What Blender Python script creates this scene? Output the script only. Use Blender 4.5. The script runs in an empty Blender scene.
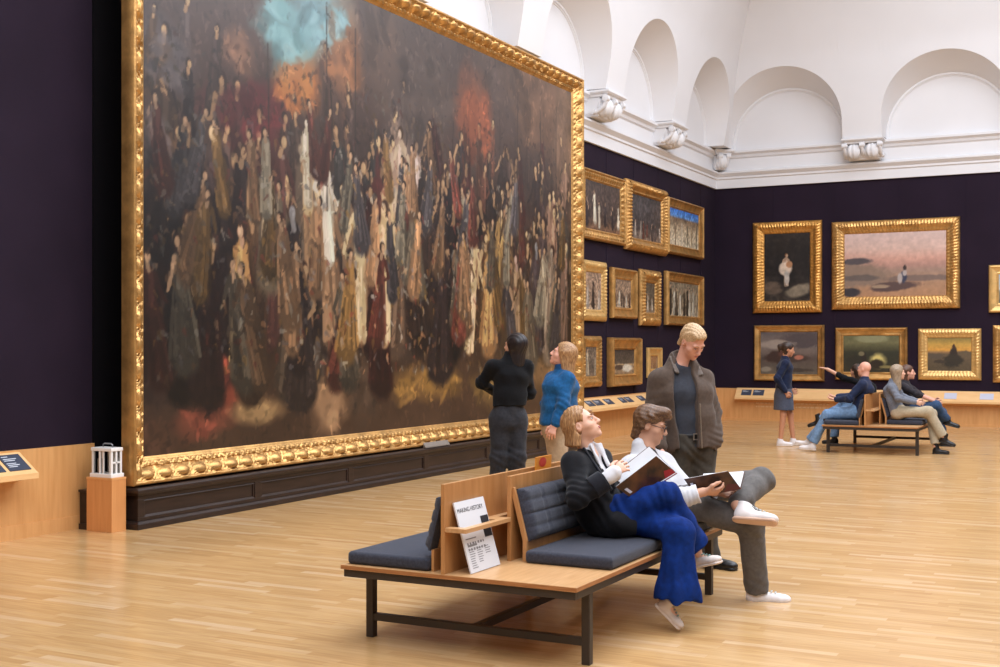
import bpy, math, random
import numpy as np
from mathutils import Vector

S = bpy.context.scene
COL = S.collection
rng = np.random.default_rng(7)
random.seed(7)
S.view_settings.view_transform = 'Standard'
S.view_settings.look = 'None'
S.view_settings.gamma = 1.0
S.view_settings.exposure = 0.40
S.view_settings.use_curve_mapping = False

def lin(c):
    c = np.asarray(c, dtype=float) / 255.0
    return np.where(c <= 0.04045, c / 12.92, ((c + 0.055) / 1.055) ** 2.4)

# ------------------------------------------------------------------ materials
MATS = {}
def mat(name, rgb, rough=0.6, metal=0.0, noise=0.0, nscale=8.0, bump=0.0, bscale=60.0, spec=0.5, sheen=0.0, stretch=(1, 1, 1), coat=0.0, rgb2=None):
    if name in MATS:
        return MATS[name]
    m = bpy.data.materials.new(name)
    m.use_nodes = True
    nt = m.node_tree
    b = nt.nodes['Principled BSDF']
    c = tuple(lin(rgb)) + (1,)
    b.inputs['Base Color'].default_value = c
    b.inputs['Roughness'].default_value = rough
    b.inputs['Metallic'].default_value = metal
    b.inputs['Specular IOR Level'].default_value = spec
    if sheen:
        b.inputs['Sheen Weight'].default_value = sheen
        b.inputs['Sheen Roughness'].default_value = 0.5
    if coat:
        b.inputs['Coat Weight'].default_value = coat
    if noise or bump:
        tc = nt.nodes.new('ShaderNodeTexCoord')
        mp = nt.nodes.new('ShaderNodeMapping')
        mp.inputs['Scale'].default_value = stretch
        nt.links.new(tc.outputs['Object'], mp.inputs['Vector'])
    if noise:
        n = nt.nodes.new('ShaderNodeTexNoise')
        n.inputs['Scale'].default_value = nscale
        n.inputs['Detail'].default_value = 5
        nt.links.new(mp.outputs['Vector'], n.inputs['Vector'])
        r = nt.nodes.new('ShaderNodeValToRGB')
        c2 = np.array(c[:3]) if rgb2 is None else lin(rgb2)
        if rgb2 is None:
            lo, hi = np.array(c[:3]) * (1 - noise), np.clip(np.array(c[:3]) * (1 + noise), 0, 1)
        else:
            lo, hi = np.array(c[:3]), c2
        r.color_ramp.elements[0].position = 0.3
        r.color_ramp.elements[1].position = 0.7
        r.color_ramp.elements[0].color = (*lo, 1)
        r.color_ramp.elements[1].color = (*hi, 1)
        nt.links.new(n.outputs['Fac'], r.inputs['Fac'])
        nt.links.new(r.outputs['Color'], b.inputs['Base Color'])
    if bump:
        n2 = nt.nodes.new('ShaderNodeTexNoise')
        n2.inputs['Scale'].default_value = bscale
        n2.inputs['Detail'].default_value = 4
        nt.links.new(mp.outputs['Vector'], n2.inputs['Vector'])
        bp = nt.nodes.new('ShaderNodeBump')
        bp.inputs['Strength'].default_value = bump
        bp.inputs['Distance'].default_value = 0.01
        nt.links.new(n2.outputs['Fac'], bp.inputs['Height'])
        nt.links.new(bp.outputs['Normal'], b.inputs['Normal'])
    MATS[name] = m
    return m

def floor_material():
    m = bpy.data.materials.new('parquet')
    m.use_nodes = True
    nt = m.node_tree
    b = nt.nodes['Principled BSDF']
    tc = nt.nodes.new('ShaderNodeTexCoord')
    br = nt.nodes.new('ShaderNodeTexBrick')
    br.offset = 0.37; br.offset_frequency = 2; br.squash = 1.0
    br.inputs['Color1'].default_value = (0, 0, 0, 1)
    br.inputs['Color2'].default_value = (1, 1, 1, 1)
    br.inputs['Mortar'].default_value = (0.22, 0.22, 0.22, 1)
    br.inputs['Scale'].default_value = 1.0
    br.inputs['Mortar Size'].default_value = 0.0012
    br.inputs['Mortar Smooth'].default_value = 0.2
    br.inputs['Bias'].default_value = 0.0
    br.inputs['Brick Width'].default_value = 0.62
    br.inputs['Row Height'].default_value = 0.07
    # stagger the rows irregularly
    sep = nt.nodes.new('ShaderNodeSeparateXYZ')
    nt.links.new(tc.outputs['Object'], sep.inputs[0])
    dv = nt.nodes.new('ShaderNodeMath'); dv.operation = 'DIVIDE'; dv.inputs[1].default_value = 0.07
    fl = nt.nodes.new('ShaderNodeMath'); fl.operation = 'FLOOR'
    wn = nt.nodes.new('ShaderNodeTexWhiteNoise'); wn.noise_dimensions = '1D'
    ad = nt.nodes.new('ShaderNodeMath'); ad.operation = 'ADD'
    cb = nt.nodes.new('ShaderNodeCombineXYZ')
    nt.links.new(sep.outputs['Y'], dv.inputs[0]); nt.links.new(dv.outputs[0], fl.inputs[0])
    nt.links.new(fl.outputs[0], wn.inputs['W'])
    nt.links.new(sep.outputs['X'], ad.inputs[0]); nt.links.new(wn.outputs['Value'], ad.inputs[1])
    nt.links.new(ad.outputs[0], cb.inputs['X']); nt.links.new(sep.outputs['Y'], cb.inputs['Y'])
    nt.links.new(cb.outputs[0], br.inputs['Vector'])
    ramp = nt.nodes.new('ShaderNodeValToRGB')
    e = ramp.color_ramp.elements
    e[0].color = (*lin((188, 146, 96)), 1); e[0].position = 0.0
    e[1].color = (*lin((210, 176, 134)), 1); e[1].position = 1.0
    for p, c in ((0.25, (195, 154, 103)), (0.6, (199, 159, 108)), (0.85, (203, 165, 116))):
        q = e.new(p); q.color = (*lin(c), 1)
    nt.links.new(br.outputs['Color'], ramp.inputs['Fac'])
    mp = nt.nodes.new('ShaderNodeMapping'); mp.inputs['Scale'].default_value = (1.2, 14, 1)
    nt.links.new(tc.outputs['Object'], mp.inputs['Vector'])
    n = nt.nodes.new('ShaderNodeTexNoise'); n.inputs['Scale'].default_value = 3.0; n.inputs['Detail'].default_value = 6
    nt.links.new(mp.outputs['Vector'], n.inputs['Vector'])
    mix = nt.nodes.new('ShaderNodeMix'); mix.data_type = 'RGBA'; mix.blend_type = 'OVERLAY'
    mix.inputs[0].default_value = 0.35
    nt.links.new(ramp.outputs['Color'], mix.inputs[6])
    nt.links.new(n.outputs['Fac'], mix.inputs[7])
    nt.links.new(mix.outputs[2], b.inputs['Base Color'])
    # satin varnish, a little worn
    n3 = nt.nodes.new('ShaderNodeTexNoise'); n3.inputs['Scale'].default_value = 1.1
    nt.links.new(tc.outputs['Object'], n3.inputs['Vector'])
    mr = nt.nodes.new('ShaderNodeMapRange')
    mr.inputs['To Min'].default_value = 0.17; mr.inputs['To Max'].default_value = 0.27
    nt.links.new(n3.outputs['Fac'], mr.inputs['Value'])
    nt.links.new(mr.outputs[0], b.inputs['Roughness'])
    b.inputs['Specular IOR Level'].default_value = 0.8
    return m

def paint_material(name, rough=0.45, spec=0.4):
    m = bpy.data.materials.new(name)
    m.use_nodes = True
    nt = m.node_tree
    b = nt.nodes['Principled BSDF']
    a = nt.nodes.new('ShaderNodeAttribute'); a.attribute_name = 'paint'
    nt.links.new(a.outputs['Color'], b.inputs['Base Color'])
    b.inputs['Roughness'].default_value = rough
    b.inputs['Specular IOR Level'].default_value = spec
    return m

def wood(name, c1, c2, stretch=(6, 6, 0.6), rough=0.42, nscale=4.0):
    return mat(name, c1, rough=rough, noise=1, nscale=nscale, stretch=stretch, rgb2=c2, spec=0.4)

M_floor = floor_material()
M_purple = mat('purple_fabric', (37, 27, 40), 0.9, noise=0.12, nscale=1.5, bump=0.15, bscale=250, spec=0.15)
M_black = mat('black_cloth', (14, 12, 15), 0.9, spec=0.1)
M_white = mat('white_plaster', (226, 225, 226), 0.75, noise=0.015, nscale=1.2, spec=0.2)
M_oakwall = wood('oak_panelling', (208, 152, 92), (222, 168, 108), (5, 5, 0.5))
M_oakled = wood('oak_ledge', (232, 184, 124), (240, 196, 138), (1, 1, 6))
M_oak = wood('oak_veneer', (172, 120, 70), (190, 138, 86), (7, 7, 0.8))
M_oaktop = wood('oak_table_top', (188, 142, 94), (204, 160, 112), (14, 1.2, 8), rough=0.36)
M_edge = wood('plywood_edge', (150, 96, 54), (178, 122, 74), (3, 3, 40))
M_dwood = wood('dark_stained_wood', (40, 28, 23), (55, 40, 33), (6, 0.8, 6), rough=0.35)
M_metal = mat('dark_bronze_steel', (64, 56, 50), 0.45, metal=0.3, spec=0.4)
M_cush = mat('charcoal_wool', (58, 60, 70), 0.92, noise=0.25, nscale=90, bump=0.3, bscale=300, spec=0.15, sheen=0.15)
M_gold = mat('gilding', (200, 154, 92), 0.36, metal=0.72, noise=0.28, nscale=7, bump=0.25, bscale=40)
M_goldd = mat('old_gilding', (194, 146, 84), 0.36, metal=0.65, noise=0.3, nscale=9, bump=0.35, bscale=55)
M_goldl = mat('pale_gilding', (226, 184, 116), 0.38, metal=0.55, noise=0.15, nscale=9, bump=0.2, bscale=50)
M_goldb = mat('burnished_gilding', (206, 152, 80), 0.3, metal=0.7, noise=0.25, nscale=12, bump=0.4, bscale=60)
M_slate = mat('slate_caption', (58, 64, 80), 0.5)
M_pale = mat('pale_caption', (196, 198, 214), 0.5)
M_ink = mat('white_print', (205, 208, 215), 0.6)
M_dark = mat('dark_print', (60, 58, 60), 0.6)
M_paper = mat('white_paper', (216, 216, 218), 0.6)
M_wbox = mat('white_lacquer', (236, 234, 230), 0.4)
M_glass = mat('grey_glass', (70, 70, 74), 0.1, spec=0.5)
M_silver = mat('brushed_silver', (150, 140, 130), 0.35, metal=0.6)
M_paint = paint_material('oil_paint')
M_paintbig = paint_material('large_oil_paint', 0.4, 0.5)

# ------------------------------------------------------------------ mesh helpers
class MB:
    """collects vertices and faces in world space"""
    def __init__(s):
        s.v = []; s.f = []; s.m = []
    def add(s, vs, fs, mi=0):
        o = len(s.v)
        s.v += [tuple(map(float, v)) for v in vs]
        s.f += [tuple(i + o for i in f) for f in fs]
        s.m += [mi] * len(fs)
        return s
    def hexa(s, p, mi=0):
        # p: 4 bottom corners (ccw from above) then 4 top corners
        return s.add(p, [(3, 2, 1, 0), (4, 5, 6, 7), (0, 1, 5, 4), (1, 2, 6, 5), (2, 3, 7, 6), (3, 0, 4, 7)], mi)
    def box(s, x0, x1, y0, y1, z0, z1, mi=0):
        return s.hexa([(x0, y0, z0), (x1, y0, z0), (x1, y1, z0), (x0, y1, z0), (x0, y0, z1), (x1, y0, z1), (x1, y1, z1), (x0, y1, z1)], mi)
    def prism(s, poly, ax, a0, a1, mi=0):
        """extrude a 2D polygon along axis ax ('x','y','z')"""
        n = len(poly)
        def P(q, a):
            return {'x': (a, q[0], q[1]), 'y': (q[0], a, q[1]), 'z': (q[0], q[1], a)}[ax]
        vs = [P(q, a0) for q in poly] + [P(q, a1) for q in poly]
        fs = [tuple(range(n))[::-1], tuple(range(n, 2 * n))] + [(i, (i + 1) % n, n + (i + 1) % n, n + i) for i in range(n)]
        return s.add(vs, fs, mi)
    def tube(s, pts, r, n=10, mi=0, r2=None):
        pts = [np.array(p, float) for p in pts]
        rs = np.linspace(r, r if r2 is None else r2, len(pts))
        vs = []; fs = []
        for i, p in enumerate(pts):
            t = pts[min(i + 1, len(pts) - 1)] - pts[max(i - 1, 0)]
            t = t / (np.linalg.norm(t) + 1e-9)
            u = np.cross(t, (0, 0, 1.0))
            if np.linalg.norm(u) < 1e-3: u = np.cross(t, (0, 1.0, 0))
            u /= np.linalg.norm(u); w = np.cross(t, u)
            for k in range(n):
                a = 2 * math.pi * k / n
                vs.append(p + rs[i] * (u * math.cos(a) + w * math.sin(a)))
        for i in range(len(pts) - 1):
            for k in range(n):
                a, b = i * n + k, i * n + (k + 1) % n
                fs.append((a, b, b + n, a + n))
        fs.append(tuple(range(n))[::-1]); fs.append(tuple(range((len(pts) - 1) * n, len(pts) * n)))
        return s.add(vs, fs, mi)

def root_loc(o):
    p = Vector((0, 0, 0))
    while o is not None:
        p += o.location; o = o.parent
    return p

def link_mesh(name, v, f, mats, parent=None, base=None, smooth=False, bevel=0.0, midx=None, angle=None):
    v = np.asarray(v, dtype=np.float64).reshape(-1, 3)
    if parent is not None:
        loc = np.array(root_loc(parent)); oloc = (0, 0, 0)
    else:
        if base is None:
            base = ((v[:, 0].min() + v[:, 0].max()) / 2, (v[:, 1].min() + v[:, 1].max()) / 2, v[:, 2].min())
        loc = np.array(base); oloc = base
    me = bpy.data.meshes.new(name)
    me.from_pydata((v - loc).tolist(), [], f)
    me.update()
    o = bpy.data.objects.new(name, me)
    COL.objects.link(o)
    o.location = oloc
    if parent is not None:
        o.parent = parent
    for m in (mats if isinstance(mats, (list, tuple)) else [mats]):
        me.materials.append(m)
    if midx is not None and max(midx, default=0) > 0:
        me.polygons.foreach_set('material_index', np.asarray(midx, dtype=np.int32))
    if smooth:
        me.polygons.foreach_set('use_smooth', np.ones(len(me.polygons), dtype=bool))
        if angle:
            me.set_sharp_from_angle(angle=math.radians(angle))
    if bevel:
        b = o.modifiers.new('bevel', 'BEVEL'); b.width = bevel; b.segments = 2; b.limit_method = 'ANGLE'
    return o

def obj(name, mb, mats, parent=None, **k):
    return link_mesh(name, mb.v, mb.f, mats, parent, midx=mb.m, **k)

def tag(o, label, cat, group=None):
    o['label'] = label; o['category'] = cat
    if group: o['group'] = group
    return o

def thing(name, label, cat, loc, group=None):
    o = bpy.data.objects.new(name, None); COL.objects.link(o)
    o.location = loc; o.empty_display_size = 0.1
    return tag(o, label, cat, group)

def struct(name, mb, m, **k):
    o = obj(name, mb, m, base=(0, 0, 0), **k)
    o['kind'] = 'structure'
    return o

def copy_tree(o, parent=None):
    c = o.copy(); COL.objects.link(c); c.parent = parent
    for ch in list(o.children): copy_tree(ch, c)
    return c

def text_mesh(name, body, size, m, origin, right, up, parent, extrude=0.0006):
    cu = bpy.data.curves.new('txt', 'FONT'); cu.body = body; cu.size = size; cu.extrude = extrude
    t = bpy.data.objects.new('txt', cu); COL.objects.link(t)
    dg = bpy.context.evaluated_depsgraph_get()
    me = bpy.data.meshes.new_from_object(t.evaluated_get(dg))
    co = np.empty(len(me.vertices) * 3); me.vertices.foreach_get('co', co); co = co.reshape(-1, 3)
    fs = [tuple(p.vertices) for p in me.polygons]
    bpy.data.objects.remove(t); bpy.data.curves.remove(cu); bpy.data.meshes.remove(me)
    right = np.array(right, float); up = np.array(up, float)
    right /= np.linalg.norm(right); up /= np.linalg.norm(up); n = np.cross(right, up)
    v = np.array(origin) + co[:, :1] * right + co[:, 1:2] * up + co[:, 2:] * n
    return link_mesh(name, v, fs, m, parent)

# ------------------------------------------------------------------ camera
cam = bpy.data.cameras.new('camera'); cam.sensor_width = 36; cam.lens = 1226 / 1000 * 36
cam.shift_y = 13.5 / 1000; cam.clip_end = 200
co = bpy.data.objects.new('camera', cam); COL.objects.link(co)
co.location = (0, 0, 1.62)
co.rotation_euler = (math.pi / 2, 0, math.atan(640 / 1226))
S.camera = co

# ------------------------------------------------------------------ room shell
XL, XR, YB, YF = -8.42, 8.2, 26.5, -7.0      # left wall, right wall, far wall, wall behind the viewer
ZC, ZS, ZT = 5.16, 5.98, 10.2                 # cloth top, cornice top, cove top
struct('floor', MB().box(XL - .1, XR + .1, YF - .1, YB + .1, -0.1, 0), M_floor)
struct('wall_left', MB().box(XL - .25, XL, YF, YB + .25, 0, ZS), M_purple)
struct('wall_far', MB().box(XL - .25, XR + .25, YB, YB + .25, 0, ZS), M_purple)
struct('wall_right', MB().box(XR, XR + .25, YF, YB + .25, 0, ZS), M_purple)
struct('wall_front', MB().box(XL - .25, XR + .25, YF - .25, YF, 0, ZS), M_purple)
# cloth seams: thin upright welts on the far wall's and left wall's covering
mb = MB()
for x in np.arange(XL + 1.32, XR, 1.32):
    mb.box(x - .012, x + .012, YB - .006, YB, .72, ZC)
for y in np.arange(18.9, YB, 1.32):
    mb.box(XL, XL + .006, y - .012, y + .012, .72, ZC)
struct('trim_1', mb, M_purple)
# black cloth recess behind the giant painting
struct('trim_2', MB().box(XL, XL + .02, 8.14, 18.2, 0, ZC), M_black)
# oak wainscot
def wains(y0, y1):
    m = MB()
    m.box(XL, XL + .03, y0, y1, .0, .75)
    m.box(XL + .03, XL + .045, y0, y1, 0, .12)
    return m
struct('trim_3', wains(YF, 8.14), M_oakwall)
mm = wains(18.2, YB - .03); struct('trim_4', mm, M_oakwall)
struct('trim_5', MB().box(XL, XR, YB - .03, YB, 0, .71).box(XL + .03, XR, YB - .045, YB - .03, 0, .05), M_oakwall)
# cornice: a moulded profile run round the four walls
prof = [(0, ZC - .02), (.05, ZC - .02), (.05, ZC + .17), (.075, ZC + .19), (.075, ZC + .23), (.14, ZC + .30), (.14, ZC + .335), (.04, ZC + .37),
        (.04, ZC + .62), (.075, ZC + .65), (.09, ZC + .70), (.15, ZC + .74), (.15, ZC + .79), (.0, ZC + .82)]
def run(profile):
    m = MB()
    def corner(o):
        return [(XL + o, YF + o), (XL + o, YB - o), (XR - o, YB - o), (XR - o, YF + o)]
    n = len(profile)
    vs = [(x, y, z) for o, z in profile for x, y in corner(o)]
    fs = []
    for i in range(n - 1):
        for k in range(4):
            a, b = i * 4 + k, i * 4 + (k + 1) % 4
            fs.append((a, b, b + 4, a + 4))
    m.add(vs, fs); return m
struct('trim_6', run(prof), M_white)

# vaulted cove with arched recesses
BAY, ARW, SPR = 3.3, 1.25, 6.0
def off(z):
    """how far the cove leans in at height z"""
    return float(np.interp(z, [5.0, 5.98, 7.8, 8.95, 10.2], [.42, .44, .76, 1.12, 1.85]))
def arch_front(s):      # s in [-1,1] across the opening
    return 6.40 + 1.17 * math.sqrt(max(0, 1 - s * s))
def arch_back(s):
    return 6.05 + 1.18 * math.sqrt(max(0, 1 - s * s))
def cove(L0, L1, place, first):
    """place(s, o, z) -> world point; s runs along the wall from the corner, o inward"""
    m = MB()
    cols = []
    k = first
    zs = np.concatenate([np.linspace(0, 1, 26)])
    edges = []
    s = L0
    centres = []
    c = BAY / 2 + first
    while c < L1:
        centres.append(c); c += BAY
    pos = [L0]
    spans = []
    for c in centres:
        a, b = c - ARW, c + ARW
        spans.append((a, b))
    def strip(sa, sb, ba, bb, n=16):
        # one column between sa and sb, bottoms ba, bb
        vs = []
        for j in range(n + 1):
            t = j / n
            for ss, bz in ((sa, ba), (sb, bb)):
                z = bz + (ZT - bz) * t
                o = off(z)
                vs.append(place(min(max(ss, o), L1 - o), o, z))
        m.add(vs, [(2 * j, 2 * j + 1, 2 * j + 3, 2 * j + 2) for j in range(n)])
    NA = 40
    last = L0
    for a, b in spans:
        if b > L1: break
        strip(last, a, ZS, ZS)
        q = [math.cos(math.pi * (1 - i / NA)) for i in range(NA + 1)]
        for i in range(NA):
            sa, sb = (a + b) / 2 + ARW * q[i], (a + b) / 2 + ARW * q[i + 1]
            za, zb = arch_front(q[i]), arch_front(q[i + 1])
            if i == 0: strip(a, sa + 1e-5, ZS, za) if False else None
            strip(sa, sb, za, zb)
        # jamb + soffit lofted from front arch to back arch
        fr = [(a, ZS)] + [((a + b) / 2 + ARW * x, arch_front(x)) for x in q] + [(b, ZS)]
        bk = [(a + .02, ZS)] + [((a + b) / 2 + (ARW - .02) * x, arch_back(x)) for x in q] + [(b - .02, ZS)]
        vs = []; NS = 5
        for (fs_, fz), (bs_, bz) in zip(fr, bk):
            of = off(fz)
            for j in range(NS + 1):
                t = j / NS
                o = of * (1 - t) + .06 * t
                z = fz * (1 - t) + bz * t
                ss = fs_ * (1 - t) + bs_ * t
                vs.append(place(min(max(ss, min(o, .44)), L1 - .0), o, z))
        n = len(fr)
        m.add(vs, [(i * (NS + 1) + j, (i + 1) * (NS + 1) + j, (i + 1) * (NS + 1) + j + 1, i * (NS + 1) + j + 1) for i in range(n - 1) for j in range(NS)])
        # raised moulding following the back arch, then the lunette field
        for r0, r1, o0, o1 in ((1.0, .985, .06, .066), (.985, .965, .066, .066), (.965, .955, .066, .045), (.955, .945, .045, .045), (.945, .94, .045, .03), (.94, .0, .03, .03)):
            vs = []
            pts = [(-1, ZS - .03)] + [(x, arch_back(x)) for x in q] + [(1, ZS - .03)]
            for x, z in pts:
                for r, o in ((r0, o0), (r1, o1)):
                    vs.append(place((a + b) / 2 + (ARW - .02) * x * r, o, ZS - .03 + (z - ZS + .03) * r))
            m.add(vs, [(2 * i, 2 * i + 2, 2 * i + 3, 2 * i + 1) for i in range(len(pts) - 1)])
        last = b
    strip(last, L1, ZS, ZS)
    # underside of the cove front between recesses
    prev = L0
    for a, b in [sp for sp in spans if sp[1] <= L1] + [(L1, L1)]:
        m.add([place(prev, .0, ZS), place(a, .0, ZS), place(a, off(ZS), ZS), place(prev, off(ZS), ZS)], [(0, 1, 2, 3)])
        prev = b
    return m
struct('ceiling_cove_left', cove(0, YB - YF, lambda s, o, z: (XL + o, YB - s, z), .36), M_white, smooth=True, angle=28)
struct('ceiling_cove_far', cove(0, XR - XL, lambda s, o, z: (XL + s, YB - o, z), 0), M_white, smooth=True, angle=28)
o2 = off(ZT)
mb = MB()
def plaincove(m, place, L):
    zs = np.linspace(ZS, ZT, 12)
    vs = []
    for z in zs:
        o = off(z); vs += [place(o, o, z), place(L - o, o, z)]
    m.add(vs, [(2 * j, 2 * j + 1, 2 * j + 3, 2 * j + 2) for j in range(11)])
plaincove(mb, lambda s, o, z: (XR - o, YF + s, z), YB - YF)
plaincove(mb, lambda s, o, z: (XL + s, YF + o, z), XR - XL)
struct('ceiling_cove_right', mb, M_white)
# flat ceiling ring, lantern upstand and the glazed laylight
ix0, ix1, iy0, iy1 = XL + 3.4, XR - 3.4, YF + 3.4, YB - 3.4
mb = MB()
ox0, ox1, oy0, oy1 = XL + o2 - .02, XR - o2 + .02, YF + o2 - .02, YB - o2 + .02
for zz in (ZT,):
    mb.box(ox0, ox1, oy0, iy0, ZT, ZT + .1); mb.box(ox0, ox1, iy1, oy1, ZT, ZT + .1)
    mb.box(ox0, ix0, iy0, iy1, ZT, ZT + .1); mb.box(ix1, ox1, iy0, iy1, ZT, ZT + .1)
for a in ((ix0 - .1, ix0, iy0, iy1), (ix1, ix1 + .1, iy0, iy1), (ix0, ix1, iy0 - .1, iy0), (ix0, ix1, iy1, iy1 + .1)):
    mb.box(*a, ZT + .1, ZT + .9)
mb.box(ix0 - .1, ix1 + .1, iy0 - .1, iy1 + .1, ZT + .9, ZT + 1.0)
struct('ceiling', mb, M_white)

def area(name, loc, size, power, color=(1, 1, 1), rot=(0, 0, 0), spread=math.pi):
    l = bpy.data.lights.new(name, 'AREA'); l.shape = 'RECTANGLE'; l.size, l.size_y = size
    l.energy = power; l.color = color; l.spread = spread
    o = bpy.data.objects.new(name, l); COL.objects.link(o); o.location = loc; o.rotation_euler = rot
    return o
area('skylight', ((ix0 + ix1) / 2, (iy0 + iy1) / 2, ZT - .03), (ix1 - ix0 - .2, iy1 - iy0 - .2), 2900, (0.885, 0.965, 1.09))
w = bpy.data.worlds.new('world'); S.world = w; w.use_nodes = True
w.node_tree.nodes['Background'].inputs[0].default_value = (1, .97, .94, 1)
w.node_tree.nodes['Background'].inputs[1].default_value = 0.05
S.cycles.use_denoising = True
S.cycles.max_bounces = 8
S.cycles.diffuse_bounces = 5
S.cycles.sample_clamp_indirect = 8
# ------------------------------------------------------------------ picture frames and canvases
def frame_mesh(W, Hh, profile, pats, ds, place):
    """mitred frame of size W x Hh. profile: list of (t, h). pats: list of functions(s, t, L) -> extra height.
    place(a, b, h): a across, b up, h out of the wall"""
    m = MB()
    pr = [(0, 0)] + list(profile) + [(profile[-1][0], 0.0)]
    for side in range(4):
        L = W if side % 2 == 0 else Hh
        n = max(4, int(L / ds))
        vs = []
        for i in range(n + 1):
            for j, (t, h) in enumerate(pr):
                s = t + (L - 2 * t) * i / n
                hh = h
                if 0 < j < len(pr) - 1:
                    for p in pats: hh += p(s - L / 2, t)
                if side == 0: a, b = s, t
                elif side == 1: a, b = W - t, s
                elif side == 2: a, b = W - s, Hh - t
                else: a, b = t, Hh - s
                vs.append(place(a, b, hh))
        k = len(pr)
        m.add(vs, [(i * k + j, (i + 1) * k + j, (i + 1) * k + j + 1, i * k + j + 1) for i in range(n) for j in range(k - 1)])
    return m

def eggs(tc, tw, period, amp, fill=.44):
    def f(s, t):
        q = ((s / period) % 1 - .5) / fill
        e = q * q + ((t - tc) / tw) ** 2
        if e < 1: return amp * math.sqrt(1 - e)
        if e < 1.22: return -.2 * amp
        if e < 1.6: return .3 * amp
        return -.1 * amp if abs(t - tc) < tw else 0
    return f
def beads(t0, t1, period, amp):
    def f(s, t):
        return amp * (.5 + .5 * math.cos(2 * math.pi * s / period)) * math.sin(math.pi * (t - t0) / (t1 - t0)) if t0 < t < t1 else 0
    return f
def leaves(t0, t1, period, amp):
    def f(s, t):
        if not t0 < t < t1: return 0
        u = (t - t0) / (t1 - t0)
        return amp * math.sin(math.pi * u) * (math.sin(2 * math.pi * s / period + 3 * u) + .6 * math.sin(2 * math.pi * s / period * 2.3 - 7 * u))
    return f
def dense(pr, step):
    out = []
    for (t0, h0), (t1, h1) in zip(pr[:-1], pr[1:]):
        n = max(1, int(abs(t1 - t0) / step))
        out += [(t0 + (t1 - t0) * i / n, h0 + (h1 - h0) * i / n) for i in range(n)]
    return out + [pr[-1]]

def fbm(h, w, cells, octs=4, seed=0, aspect=1.0):
    r = np.random.default_rng(seed)
    out = np.zeros((h, w)); amp = 1.0
    for o in range(octs):
        ny, nx = max(2, int(cells * 2 ** o)), max(2, int(cells * aspect * 2 ** o))
        g = r.random((ny + 2, nx + 2))
        y = np.linspace(0, ny, h); x = np.linspace(0, nx, w)
        yi, xi = y.astype(int), x.astype(int); fy, fx = (y - yi)[:, None], (x - xi)[None]
        fy = fy * fy * (3 - 2 * fy); fx = fx * fx * (3 - 2 * fx)
        a = g[yi][:, xi]; b = g[yi][:, xi + 1]; c = g[yi + 1][:, xi]; d = g[yi + 1][:, xi + 1]
        out += amp * ((a * (1 - fx) + b * fx) * (1 - fy) + (c * (1 - fx) + d * fx) * fy)
        amp *= .55
    out -= out.min(); out /= out.max()
    return out

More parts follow.
